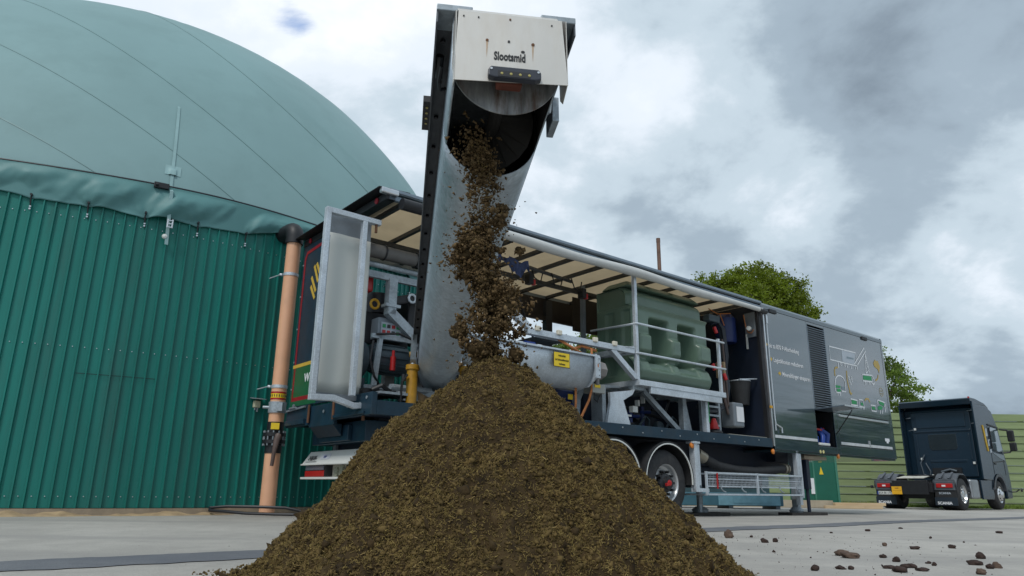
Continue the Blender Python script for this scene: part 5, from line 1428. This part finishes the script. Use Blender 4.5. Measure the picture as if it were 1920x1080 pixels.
m = MB(); m.tube([(4.62, .0, 2.85), (4.75, -.2, 2.82), (4.78, -.26, 2.75)], .03, 8); m.tube([(4.66, .0, 2.0), (4.76, -.18, 2.02), (4.78, -.24, 2.1)], .03, 8); m.build('mirror_arm', black, cab)
m = MB(); m.box(4.70, 4.84, -.40, -.18, 2.40, 2.82); m.box(4.72, 4.86, -.42, -.20, 2.06, 2.38); m.build('wing_mirror', black, cab, bevel=.04)
m = MB(); m.tube([(2.9, .02, 2.9), (2.98, .02, 2.6), (3.02, .02, 2.3), (3.1, .02, 2.0)], .03, 6); m.build('yellow_stripe', yellow_print, cab)
m = MB()
for (x, z, w, h) in ((3.1, 2.52, .22, .3), (3.2, 2.18, .16, .25), (3.36, 2.38, .1, .06), (3.3, 1.95, .2, .14)): m.prism([(0, 0), (w, .02), (w * .9, h), (.02, h * .9)], (x, .022, z), (1, 0, 0), (0, 0, 1), (0, -.002, 0))
m.build('flank_print', pale_print, cab)
m = MB(); m.box(1.08, 1.78, .08, .5, .36, .99); m.build('fuel_tank', M('silver grey tank', (.30, .32, .34), .3, .5), tk, bevel=.05)
m = MB(); m.cyl((.72, .35, .72), (1.0, .35, .72), .26, 24); m.build('silencer', alu, tk, smooth=True, angle=40)
m = MB(); m.prism([(1.95, .34), (1.92, .98), (3.05, 1.0), (3.12, .5), (3.05, .34)], (0, .05, 0), (1, 0, 0), (0, 0, 1), (0, .06, 0)); m.build('side_skirt', tpaint, tk, bevel=.015)
m = MB(); m.box(1.80, 1.93, .1, .4, .4, .95); m.build('battery_box', black, tk)
m = MB(); m.tube([(5.0, .1, .6), (5.08, -.08, .62), (5.1, -.18, .7)], .025, 6); m.lathe([(0, 0), (.07, .01), (.06, .05), (0, .06)], (5.1, -.22, .68), (0, -1, 0), 10); m.build('kerb_mirror', black, tk)

# ------------------------------------------------------------------ green board fence
fe = thing('board_fence', 'tall pale green fence of horizontal boards behind the truck', 'fence', (0, 30.0, 0), 0)
fence_m = M('pale green board', (.225, .285, .135), .75, 0, .14, 2, .15, 30, obj_random=.10, tint=(.14, .18, .07), tamt=.5, tscale=1.2, stretch=(.35, 1, 3))
for x0, x1 in ((4.8, 11.5), (11.5, 18.2), (18.2, 24.9)):
    for k in range(13):
        z0 = -.26 + .3 * k; dz = random.uniform(-.004, .004)
        m = MB(); m.prism([(0, 0), (-.062, .0), (-.064, .018), (-.022, .296), (0, .296)], (x0 + .003, random.uniform(-.006, .006), z0 + dz), (0, 1, 0), (0, 0, 1), (x1 - x0 - .006, 0, 0)); m.build('board', fence_m, fe)
for x in (5.0, 8.2, 11.6, 14.8, 18.2, 21.5, 24.8):
    m = MB(); m.box(x - .08, x + .08, .012, .17, -.35, 3.62); m.build('post', M('weathered post', (.12, .13, .09), .8), fe)
# grass at its foot
gm = M('verge grass', (.14, .21, .03), .8, 0, .4, 3)
n = 14000
gx = RNG.uniform(11.5, 25, n); gy = RNG.uniform(29.2, 29.95, n)
keep = (fbm2(gx * .8, gy * .8, 21, 3) > -.15) | (gy > 29.5); gx, gy = gx[keep], gy[keep]; n = len(gx)
hh = RNG.uniform(.03, .12, n) * (1 + .8 * (fbm2(gx * .6, gy * 2, 4, 3) > .2)); an = RNG.uniform(0, 6.28, n); w = .02
base = np.stack([gx, gy, -.04 - .0065 * gx], -1); dx = np.stack([np.cos(an) * w, np.sin(an) * w, np.zeros(n)], -1)
tip = base + np.stack([RNG.normal(0, .05, n), RNG.normal(0, .05, n), hh], -1)
V = np.stack([base - dx, base + dx, tip], 1).reshape(-1, 3); F = np.arange(3 * n).reshape(-1, 3)
tag(fast_mesh('verge_grass', V, F, gm), None, None, kind='stuff')

# ------------------------------------------------------------------ far odds and ends
ct = thing('green_container', 'green steel cabinet with a yellow warning triangle standing behind the trailer front', 'container', (9.45, 23.2, -.10), R(6))
cm = M('green container paint', (.006, .115, .072), .45, 0, .1, 2, .02, 20)
m = MB(); m.box(0, 1.05, 0, 1.2, .02, 1.42); m.build('cabinet_body', cm, ct, bevel=.01)
m = MB(); m.box(.22, .27, -.02, 0, .04, 1.40); m.build('door_edge', M('light green edge', (.05, .2, .14), .5), ct)
m = MB(); m.box(.98, 1.05, -.02, 0, .02, 1.42); m.build('door_edge', MATS['light green edge'], ct)
m = MB(); m.prism([(-.07, 0), (.07, 0), (0, .24)], (.5, -.008, 1.02), (1, 0, 0), (0, 0, 1), (0, -.003, 0)); m.build('warning_triangle', sign_y, ct)
m = MB(); m.box(.1, .22, -.03, -.018, .42, .9); m.build('white_notice', white_print, ct)
sk = thing('blue_skid', 'pale blue steel skid tank seen beneath the trailer', 'tank', (4.1, 19.6, -.09), R(4))
m = MB(); m.box(.2, 3.3, 0, 1.0, .08, .42); m.build('skid_body', M('pale blue paint', (.06, .17, .23), .5, 0, .1, 3), sk, bevel=.02)
m = MB(); m.box(1.5, 3.2, -.03, 0, .10, .34); m.box(1.9, 3.0, -.045, -.03, .16, .30); m.build('skid_plate', M('lighter blue paint', (.22, .45, .56), .5), sk)
m = MB()
for x in (.4, 1.8, 3.1): m.box(x, x + .12, .05, .95, -.02, .08)
m.build('skid_foot', steel_grey, sk)
m = MB(); m.box(0, 6.5, 0, .35, 0, .22); o = m.build('kerb_block', M('sandy concrete', (.42, .36, .27), .85, 0, .15, 3, .2, 40)); o.location = (3.6, 22.2, -.09); o.rotation_euler = (0, 0, R(6))
tag(o, 'low sandy concrete kerb wall seen beneath the trailer', 'wall')
m = MB(); m.box(-6, 6, 0, .12, 0, 2.0); o = m.build('site_wall', M('teal grey panel', (.03, .07, .085), .6)); o.location = (3.4, 25.5, -.1); o.rotation_euler = (0, 0, R(8))
tag(o, 'dim teal panel wall standing far behind the trailer wheels', 'wall')
wood_m = M('pale sawn timber', (.56, .42, .26), .75, 0, .15, 3, .1, 30, stretch=(.3, 2, 2))
for k, (x, y, z, a, l, lab) in enumerate(((10.05, 23.0, .06, 8, 1.7, 'long pale timber beam on top beside the green cabinet'), (9.7, 22.9, 0, 2, 1.2, 'short pale timber beam lowest on the ground before the green cabinet'), (10.3, 23.05, -.04, 5, 1.3, 'pale timber beam on the ground nearest the green fence'))):
    m = MB(); m.box(0, l, 0, .12, 0, .09); o = m.build('timber_beam', wood_m, bevel=.004); o.location = (x, y - .3, gz(x) + z - (0 if z > 0 else z) + (.03 if z > 0 else 0)); o.rotation_euler = (0, 0, R(a))
    tag(o, lab, 'timber', 'loose timber beams')
m = MB(); m.cyl((0, 0, -.1), (0, 0, 6.56), .048, 14); m.lathe([(.048, 6.56), (.052, 6.56), (.052, 6.45), (.048, 6.45)], (0, 0, 0), (0, 0, 1), 14)
o = m.build('rusty_flue', M('rusty flue', (.17, .10, .075), .8, 0, .3, 5, .1, 40), smooth=True, angle=50); o.location = (3.72, 17.0, 0)
tag(o, 'thin rusty flue pipe rising behind the trailer roof', 'pipe')

# ------------------------------------------------------------------ trees


def leaf_material(name, col, tr=.35):
    m = M(name, col, .55, 0, .55, .55, translucent=tr)
    return m


def tree(name, label, x, y, h, lobes, trunk_r, nleaf, size, mat, seed, gap=.0):
    """lobes : (dx, dy, z, rx, rz)"""
    rg = np.random.default_rng(seed)
    t = thing(name, label, 'tree', (x, y, gz(min(x, 30))), 0, 'trees beyond the yard')
    m = MB()
    zc = sum(l[2] for l in lobes) / len(lobes)
    m.tube([(0, 0, -.3), (.05, .02, zc * .25), (-.05, .05, zc * .55), (.06, 0, zc)], [trunk_r, trunk_r * .75, trunk_r * .6, trunk_r * .25], 10)
    for l in lobes:
        s_ = Vector((0, 0, zc * (.45 + .25 * rg.random()))); e = Vector((l[0], l[1], l[2])) ; mid = s_.lerp(e, .5) + Vector((0, 0, -.15))
        m.tube([s_, mid, e], [trunk_r * .4, trunk_r * .28, trunk_r * .06], 6)
        for q in range(5):
            d = Vector(rg.normal(0, 1, 3)); d.normalize(); f = e + Vector((d.x * l[3], d.y * l[3], d.z * l[4])) * .8
            m.tube([mid.lerp(e, .6), e.lerp(f, .5) + Vector((0, 0, .1)), f], [trunk_r * .12, trunk_r * .08, trunk_r * .02], 5)
    m.build('trunk', M('bark', (.09, .075, .055), .9, 0, .3, 6, .4, 20), t, smooth=True)
    wts = np.array([l[3] ** 2 * l[4] for l in lobes]); wts /= wts.sum()
    C = []
    ncl = max(30, nleaf // 46)
    for i in range(ncl):       # twig clusters near the skin of each lobe
        l = lobes[rg.choice(len(lobes), p=wts)]
        d = rg.normal(0, 1, 3); d /= np.linalg.norm(d)
        rad = rg.uniform(.55, 1.04) ** .6
        C.append([l[0] + d[0] * l[3] * rad, l[1] + d[1] * l[3] * rad, l[2] + d[2] * l[4] * rad])
    C = np.array(C)
    idx = rg.integers(0, ncl, nleaf)
    cs_ = rg.uniform(.5, 1.2, ncl)[idx][:, None]
    Pp = C[idx] + rg.normal(0, 1, (nleaf, 3)) * np.array([.30, .30, .22]) * cs_ * size * 4.2
    a = rg.normal(0, 1, (nleaf, 3)); a /= np.linalg.norm(a, axis=1)[:, None]
    b = rg.normal(0, 1, (nleaf, 3)); b[:, 2] += .6; b = np.cross(a, b); b /= np.linalg.norm(b, axis=1)[:, None] + 1e-6
    s_ = (rg.uniform(.5, 1.15, nleaf) * size)[:, None]
    V = np.stack([Pp - a * s_ * .6, Pp - b * s_ * .36, Pp + a * s_ * .6, Pp + b * s_ * .36], 1).reshape(-1, 3)
    fast_mesh('crown', V, np.arange(4 * nleaf).reshape(-1, 4), mat, t, kind='stuff')
    return t


lf1 = leaf_material('olive green leaves', (.17, .225, .014), .45)
lf2 = leaf_material('fresh green leaves', (.14, .215, .032), .45)
rg = np.random.default_rng(4)
lob = [(0, 0, 10.4, 3.3, 3.2), (-1.4, 0, 11.6, 2.0, 2.0), (1.2, 0, 11.7, 2.0, 1.9), (0, 0, 12.7, 1.9, 1.5)]
for i in range(15):
    a = rg.uniform(0, 6.28); rr_ = rg.uniform(1.5, 3.3); z = rg.uniform(8.2, 12.3)
    k = math.sqrt(max(.15, 1 - ((z - 9.6) / 4.4) ** 2)); lob.append((math.cos(a) * rr_ * k * 1.05, math.sin(a) * rr_ * k, z, rg.uniform(1.0, 1.6), rg.uniform(.8, 1.3)))
lob += [(3.6, 0, 9.8, 1.0, .9), (4.1, .4, 9.2, .9, .9), (-3.5, 0, 11.6, 1.4, 1.1), (3.0, .5, 11.0, 1.2, 1.0), (-2.6, 0, 12.6, 1.2, .9), (-4.3, 0, 10.9, 1.0, .9)]
tree('leafy_tree', 'broad round olive green tree rising above the trailer roof', 14.9, 42, 14.6, lob, .42, 62000, .165, lf1, 1)
lob = [(0, 0, 5.6, 2.4, 2.2), (.9, 0, 6.6, 1.0, 1.1), (.0, 0, 7.9, 1.1, .9), (1.2, .3, 5.2, .9, 1.2), (-1.0, 0, 7.6, 1.3, 1.0), (1.0, 0, 4.0, 1.0, 1.0), (1.5, 0, 6.0, .5, .5), (-2, 0, 6, 1.4, 1.4), (0.6, 0, 3.2, 1.6, 1.2)]
tree('leafy_tree', 'fresh green tree between the box end of the trailer and the truck', 20.8, 40, 8.6, lob, .28, 22000, .15, lf2, 2)
for i, (x, y, zt_, r_, lab) in enumerate(((2.6, 36, 8.3, 1.9, 'small fresh green tree seen through the trailer left of the thin dark post'), (5.0, 37, 8.9, 1.7, 'small fresh green tree seen through the trailer beside the green plastic tank'), (7.4, 36, 8.3, 2.2, 'green tree mostly hidden behind the green plastic tank'))):
    lob = [(0, 0, zt_ - 2.3, r_, 1.9)] + [(rg.normal(0, .9), rg.normal(0, .6), zt_ - rg.uniform(.7, 2.6), rg.uniform(.5, .9), rg.uniform(.4, .8)) for _ in range(8)]
    tree('leafy_tree', lab, x, y, zt_, lob, .18, 7000, .16, lf2, 10 + i)

# unseen wood added right of view, to darken the reflections in the box side
n = 30000
tq_ = rg.random(n); wx = 40 + 34 * tq_ + rg.normal(0, 1.5, n); wy = 27 - 55 * tq_ + rg.normal(0, 1.5, n)
top_ = 4.6 + 1.2 * fbm2(tq_ * 16, tq_ * 0, 61, 4); wz = top_ * rg.random(n) ** .6
a = rg.normal(0, 1, (n, 3)); a /= np.linalg.norm(a, axis=1)[:, None]; b = np.cross(a, rg.normal(0, 1, (n, 3))); b /= np.linalg.norm(b, axis=1)[:, None]
s_ = rg.uniform(.35, .8, (n, 1)); Pw = np.stack([wx, wy, wz], -1)
V = np.stack([Pw - a * s_, Pw - b * s_ * .7, Pw + a * s_, Pw + b * s_ * .7], 1).reshape(-1, 3)
tag(fast_mesh('unseen_wood', V, np.arange(4 * n).reshape(-1, 4), lf2), None, None, kind='stuff')

# ------------------------------------------------------------------ heap of digestate
HX, HY, HH, HR = -.07, 3.42, .985, 1.05
soil = M('dark digestate', (.042, .027, .011), .92, 0, .6, 16, .5, 90, tint=(.075, .05, .02), tamt=.8, tscale=4, spec=.25)
crumb_a = M('brown digestate crumbs', (.105, .072, .027), .92, 0, .65, 30, spec=.2)
crumb_b = M('olive fibres', (.21, .155, .055), .9, 0, .65, 25, spec=.2)
straw_m = M('straw bits', (.36, .26, .11), .8, 0, .3, 12, spec=.2)


def heap_h(x, y, detail=True):
    dx, dy = x - HX, y - HY
    r = np.sqrt(dx * dx + dy * dy); a = np.arctan2(dy, dx)
    rr = HR * (1 + .05 * np.cos(a * 2 + .4) + .03 * np.cos(3 * a + 1.3))
    t = r / rr
    h = HH * (1 - np.sqrt(t * t + .011) * 1.0 + .075)
    h = HH * (1.0 - np.sqrt(t * t + .010) + .1 * .55) * 1.04 + .03 * np.sin(t * 5.2) * (t < 1)
    h = np.maximum(h, 0) + .022 * np.sin(np.clip(t, 0, 1) * np.pi) ** 2 * (1 + .9 * np.sin(a * 5 + 2 * np.sin(a * 2) + t * 4))
    if detail:
        h = h + .035 * fbm2(x * 2.6, y * 2.6, 1, 4) * smooth01((1.12 - t) * 5) + .030 * fbm2(x * 11, y * 11, 2, 4) * smooth01((1.08 - t) * 8) + .020 * fbm2(x * 30, y * 30, 5, 3) * smooth01((1.08 - t) * 8)
    return h - .006


hp = thing('digestate_heap', 'conical heap of dark brown fibrous digestate under the auger outlet', 'heap', (HX, HY, gz(0)))
nr, na = 230, 620
tt = np.linspace(0, 1, nr) ** .9 * HR * 1.10; aa = np.linspace(0, 2 * np.pi, na, endpoint=False)
RRg, AAg = np.meshgrid(tt, aa, indexing='ij')
X, Y = HX + RRg * np.cos(AAg), HY + RRg * np.sin(AAg)
Zh = heap_h(X, Y)
V = np.stack([X - HX, Y - HY, Zh], -1).reshape(-1, 3)
ii, jj = np.meshgrid(np.arange(nr - 1), np.arange(na), indexing='ij'); j2 = (jj + 1) % na
F = np.stack([ii * na + jj, (ii + 1) * na + jj, (ii + 1) * na + j2, ii * na + j2], -1).reshape(-1, 4)
fast_mesh('heap_body', V, F, soil, hp, smooth=True)


def crumbs(P, size, rg, flat_=1.):
    n = len(P)
    base = np.array([[1, 0, 0], [-1, 0, 0], [0, 1, 0], [0, -1, 0], [0, 0, 1], [0, 0, -1]], float)
    F0 = np.array([[0, 2, 4], [2, 1, 4], [1, 3, 4], [3, 0, 4], [2, 0, 5], [1, 2, 5], [3, 1, 5], [0, 3, 5]])
    V = base[None] * rg.uniform(.45, 1.25, (n, 6, 1)) + rg.normal(0, .22, (n, 6, 3))
    sc = rg.uniform(.6, 1.5, (n, 1, 3)); V = V * sc
    q = rg.normal(0, 1, (n, 4)); q /= np.linalg.norm(q, axis=1)[:, None]
    w, x, y, z = q.T
    Rm = np.stack([np.stack([1 - 2 * (y * y + z * z), 2 * (x * y - z * w), 2 * (x * z + y * w)], -1), np.stack([2 * (x * y + z * w), 1 - 2 * (x * x + z * z), 2 * (y * z - x * w)], -1), np.stack([2 * (x * z - y * w), 2 * (y * z + x * w), 1 - 2 * (x * x + y * y)], -1)], 1)
    V = np.einsum('nij,nkj->nki', Rm, V)
    V = V * size[:, None, None] + P[:, None, :]
    F = (F0[None] + 6 * np.arange(n)[:, None, None]).reshape(-1, 3)
    return V.reshape(-1, 3), F


def straws(P, ln, wd, rg, nrm=None):
    n = len(P)
    d = rg.normal(0, 1, (n, 3))
    if nrm is not None: d = d - .75 * nrm * np.sum(d * nrm, 1)[:, None]
    d /= np.linalg.norm(d, axis=1)[:, None]
    s = np.cross(d, rg.normal(0, 1, (n, 3))); s /= np.linalg.norm(s, axis=1)[:, None]
    u = np.cross(d, s)
    l = ln[:, None] * .5; w = wd[:, None] * .5
    V = np.stack([P - d * l + s * w, P - d * l - s * w, P - d * l + u * w, P + d * l + s * w, P + d * l - s * w, P + d * l + u * w], 1).reshape(-1, 3)
    F0 = np.array([[0, 1, 4, 3], [1, 2, 5, 4], [2, 0, 3, 5]])
    return V, (F0[None] + 6 * np.arange(n)[:, None, None]).reshape(-1, 4)


def heap_points(n, rg, front=True):
    out = []
    while sum(map(len, out)) < n:
        r = HR * 1.08 * np.sqrt(rg.random(n)); a = rg.uniform(0, 2 * np.pi, n)
        x, y = HX + r * np.cos(a), HY + r * np.sin(a)
        # mostly on the slopes one can see, thinly behind
        k = ((y < HY + .35) | (rg.random(n) < .2)) & (rg.random(n) < .30 + 1.1 * np.clip(fbm2(x * 5, y * 5, 77, 4) + .35, 0, 1))
        out.append(np.stack([x[k], y[k]], -1))
    p = np.concatenate(out)[:n]
    return np.stack([p[:, 0], p[:, 1], heap_h(p[:, 0], p[:, 1])], -1)


rg = np.random.default_rng(99)
off = np.array([HX, HY, 0])
P = heap_points(80000, rg); s_ = rg.gamma(2.0, .0016, len(P)) + .0018
V, F = crumbs(P - off + np.array([0, 0, .001]), np.minimum(s_, .02), rg); fast_mesh('crumbs', V, F, crumb_a, hp, kind='stuff')
P = heap_points(78000, rg); V, F = straws(P - off + np.array([0, 0, .004]), rg.uniform(.005, .018, len(P)), rg.uniform(.0014, .0035, len(P)), rg); fast_mesh('fibres', V, F, crumb_b, hp, kind='stuff')
P = heap_points(2600, rg); V, F = straws(P - off + np.array([0, 0, .005]), rg.gamma(2, .008, len(P)) + .006, rg.uniform(.0012, .003, len(P)), rg); fast_mesh('straw', V, F, straw_m, hp, kind='stuff')
# clods bedded in the slope
P = heap_points(900, rg); P = P[P[:, 1] < HY + .2]
tr_ = np.hypot(P[:, 0] - HX, P[:, 1] - HY) / HR; P = P[rg.random(len(P)) < .25 + .75 * tr_ ** 2]      # coarse lumps roll to the foot
V, F = crumbs(P - off, rg.gamma(2.2, .0045, len(P)) + .004, rg); fast_mesh('bedded_clods', V, F, soil, hp, kind='stuff')

# ------------------------------------------------------------------ digestate falling from the outlet
Cc = Vector((0, 0, .35))


def at_depth(x, y, yy):
    d = (_fw * F_PX + _r2 * (x - 960) - _u2 * (y - 540)); return np.array(Cc + d * (yy / d.y))


def clod_mesh(name, r, rg, mat, detail=3, squash=(1, 1, 1)):
    import bmesh
    bm = bmesh.new(); bmesh.ops.create_icosphere(bm, subdivisions=detail, radius=1)
    V = np.array([v.co[:] for v in bm.verts]); o1, o2 = rg.uniform(0, 50, 2)
    k = 1 + .46 * fbm2(V[:, 0] * 1.4 + V[:, 2] * .8 + o1, V[:, 1] * 1.4 - V[:, 2] * .6 + o2, 31, 4) + .12 * fbm2(V[:, 0] * 6 + o2, V[:, 1] * 6 + V[:, 2] * 5, 32, 3)
    V = V * k[:, None] * r * np.array(squash)
    for v, c in zip(bm.verts, V): v.co = c
    me = bpy.data.meshes.new(name); bm.to_mesh(me); bm.free(); me.materials.append(mat)
    me.polygons.foreach_set('use_smooth', [True] * len(me.polygons))
    return me


# stream axis : falls straight down from the lip
stream = [  # pixel y, centre x, half width, weight of crumbs
    (285, 890, 20, 2.0), (310, 896, 26, 2.2), (335, 902, 27, 1.4), (352, 903, 24, .28), (375, 902, 26, .22), (400, 905, 30, .3), (420, 905, 34, .55), (440, 897, 32, 1.2),
    (460, 888, 34, 1.7), (485, 888, 34, 1.7), (505, 893, 36, 1.1), (525, 908, 40, .8), (550, 928, 42, 1.5), (575, 925, 44, 1.5), (600, 912, 50, 1.7), (625, 908, 48, 1.5), (650, 915, 48, 1.0), (668, 920, 44, .9)]
rg = np.random.default_rng(17)
stream = [(a_, b_, c_ * .92, d_) for a_, b_, c_, d_ in stream]
sy = np.array([s[0] for s in stream]); sx = np.array([s[1] for s in stream]); sw = np.array([s[2] for s in stream]); sk_ = np.array([s[3] for s in stream])


def stream_depth(y): return np.interp(y, [285, 680], [3.42, 3.40])


pts, sz = [], []
# clumps made of many crumbs
for i in range(175):
    y = rg.choice(sy, p=sk_ / sk_.sum()) + rg.uniform(-13, 13); c = np.interp(y, sy, sx); w = np.interp(y, sy, sw)
    x = c + rg.normal(0, .48) * w
    q = at_depth(x, y, stream_depth(y) + rg.normal(0, .05)); r = rg.gamma(1.5, .013) + .004
    k = int(8 + 3000 * r)
    pts.append(q + rg.normal(0, 1, (k, 3)) * r * np.array([.8, .8, .9])); sz.append(rg.gamma(2, .0022, k) + .0018)
k = 2300
y = rg.uniform(280, 690, k); c = np.interp(y, sy, sx); w = np.interp(y, sy, sw)
x = c + rg.normal(0, 1, k) * w * (.55 + .6 * (rg.random(k) < .16))
pts.append(np.array([at_depth(a, b, stream_depth(b) + rg.normal(0, .06)) for a, b in zip(x, y)])); sz.append(rg.gamma(1.6, .0018, k) + .001)
P = np.concatenate(pts); S = np.concatenate(sz)
V, F = crumbs(P, np.minimum(S, .014), rg)
crumb_f = M('moist red brown crumbs', (.115, .074, .032), .85, 0, .6, 30, spec=.3)
fs = fast_mesh('falling_crumbs', V, F, crumb_f, None, kind='stuff')
Ps = P[rg.integers(0, len(P), 2600)] + rg.normal(0, .004, (2600, 3)); V, F = straws(Ps, rg.uniform(.006, .022, 2600), rg.uniform(.001, .003, 2600), rg)
fast_mesh('falling_fibres', V, F, crumb_b, None, kind='stuff')
FALL = [(968, 665, 12, 15, 'roundest dark lump in free fall low at the right of the falling stream'), (941, 391, 12, 9, 'dark lump falling at the right edge just below the auger lip'), (936, 414, 12, 12, 'dark lump falling beside the trough right of the upper gap in the stream'),
        (974, 470, 8, 7, 'small round lump falling alone in front of the cream roof tarp'), (939, 470, 6, 5, 'small lump falling at the edge of the trough before the roof tarp'), (868, 482, 20, 14, 'wide dark clump at the left edge halfway down the falling stream'), (880, 512, 13, 16, 'dark clump low at the left edge below the widest upper clump'),
        (862, 620, 14, 16, 'dark clump at the lower left edge of the falling stream'), (930, 612, 20, 15, 'large clump low in the middle of the falling stream'), (897, 656, 20, 16, 'large clump at the foot of the falling stream'), (943, 580, 20, 14, 'clump in the right half of the falling stream before the open trailer'), (891, 455, 17, 15, 'dark clump in the middle of the upper falling stream')]
for (x, y, w, h, lab) in FALL:
    d = 3.36; q = at_depth(x, y, d); r = w / F_PX * d * 1.06
    me = clod_mesh('falling_lump', r, rg, soil, 3, (1, .8, h / w))
    o = bpy.data.objects.new('falling_lump', me); COL.objects.link(o); o.location = q
    tag(o, lab, 'lump', 'lumps falling from the auger')
    n_ = int(60 * w / 8); d_ = rg.normal(0, 1, (n_, 3)); d_ /= np.linalg.norm(d_, axis=1)[:, None]
    V, F = crumbs(d_ * r * np.array([1, .8, h / w]) * rg.uniform(.85, 1.1, (n_, 1)), rg.gamma(2, .0022, n_) + .002, rg)
    fast_mesh('lump_crumbs', V, F, crumb_f, o, kind='stuff')

# ------------------------------------------------------------------ clods lying on the concrete
clod_m = M('dried brown clod', (.105, .072, .055), .9, 0, .4, 14, .4, 60, spec=.25)
clod_d = M('dark clod', (.045, .03, .026), .9, 0, .4, 14, .4, 60, spec=.25)
CL = [(2.13, 6.22, .058, .035, 0, 'small squarish clod farthest left of the clods, near the heap edge'), (2.26, 6.32, .041, .036, 0, 'small pointed clod just right of the squarish one near the heap'),
      (2.25, 5.07, .101, .034, 1, 'upper left of the two big flat brown clods touching each other'), (2.23, 4.89, .118, .037, 1, 'lower right of the two big flat brown clods touching each other'),
      (1.64, 4.04, .043, .030, 0, 'rounded dark clod at the bottom edge nearest the heap'), (1.83, 4.15, .05, .018, 0, None), (1.88, 4.14, .029, .018, 0, None), (2.47, 4.95, .039, .021, 0, 'oval dark clod just right of the two big flat clods'),
      (3.06, 6.09, .035, .026, 1, 'pale brown block shaped clod above the two big flat clods'), (2.41, 4.67, .04, .03, 0, None), (3.15, 5.80, .066, .025, 0, 'flat dark clod lying alone in the middle of the right concrete'),
      (3.56, 5.99, .051, .030, 0, 'dark curled clod right of the flat lone one, below the truck'), (3.17, 5.04, .057, .038, 0, 'plump dark clod highest of the right corner group'), (2.83, 4.56, .065, .028, 0, 'low dome shaped dark clod left in the right corner group'),
      (2.78, 4.35, .043, .025, 0, None), (2.85, 4.39, .04, .031, 1, 'brown wedge clod at the right end of the corner group'), (2.14, 4.24, .06, .018, 0, 'left clod of the crumbly row at the bottom edge'), (2.27, 4.31, .049, .021, 0, None), (2.31, 4.32, .052, .021, 0, None),
      (2.10, 4.06, .075, .028, 0, 'loose crumbly clod in front of the row at the bottom edge'), (2.27, 4.14, .061, .018, 0, 'thin dark clod right of the crumbly row at the bottom edge'), (2.56, 4.59, .026, .013, 0, None), (2.52, 4.46, .025, .019, 0, None),
      (2.51, 4.02, .045, .026, 1, 'brown clod cut by the bottom edge of the picture'), (4.13, 8.56, .055, .025, 0, 'far dark clod on the concrete behind the asphalt band centre'), (5.74, 8.70, .075, .028, 0, 'far flat dark clod at the right edge of the yard'),
      (4.14, 7.32, .026, .021, 0, None), (1.99, 6.76, .075, .062, 1, 'grey brown clod leaning at the right flank of the heap'), (2.25, 6.92, .025, .02, 0, None), (1.85, 5.23, .022, .015, 0, None), (3.45, 7.96, .029, .017, 0, None), (4.95, 9.39, .06, .02, 0, None)]
rg = np.random.default_rng(23)
for (x, y, w, h, k, lab) in CL:
    me = clod_mesh('fallen_clod', w / 2 * 1.05, rg, clod_m if k else clod_d, 3, (1, .8, min(1.1, h / w * 1.1)))
    o = bpy.data.objects.new('fallen_clod', me); COL.objects.link(o); o.location = (x, y, gz(x) + h * .42); o.rotation_euler = (0, 0, rg.uniform(-.4, .4))
    tag(o, lab or 'little dark clod, one of the smallest on the concrete right of the heap', 'clod', 'clods scattered on the concrete' if lab else 'smallest clods on the concrete')
n = 800
x = HX + rg.normal(0, 1, n) * 1.2 + rg.choice([1.2, 2.2, 2.6, -1.0], n, p=[.3, .35, .25, .1]); y = rg.uniform(2.6, 7.5, n)
k = (np.hypot(x - HX, y - HY) > HR * .95) & ~((x < -.5) & (rg.random(n) < .6)); x, y = x[k], y[k]
P = np.stack([x, y, np.array([gz(a) for a in x]) + .002], -1)
V, F = crumbs(P, rg.gamma(1.2, .0016, len(P)) + .0009, rg); tag(fast_mesh('scattered_crumbs', V, F, clod_d), None, None, kind='stuff')
# loose apron around the foot of the heap
n = 9000; a = rg.uniform(0, 2 * np.pi, n); r = HR * (1.02 + np.abs(rg.normal(0, .09, n)))
P = np.stack([r * np.cos(a), r * np.sin(a), np.full(n, .004)], -1); V, F = crumbs(P, rg.gamma(1.8, .0024, n) + .0015, rg); fast_mesh('loose_apron', V, F, crumb_a, hp, kind='stuff')
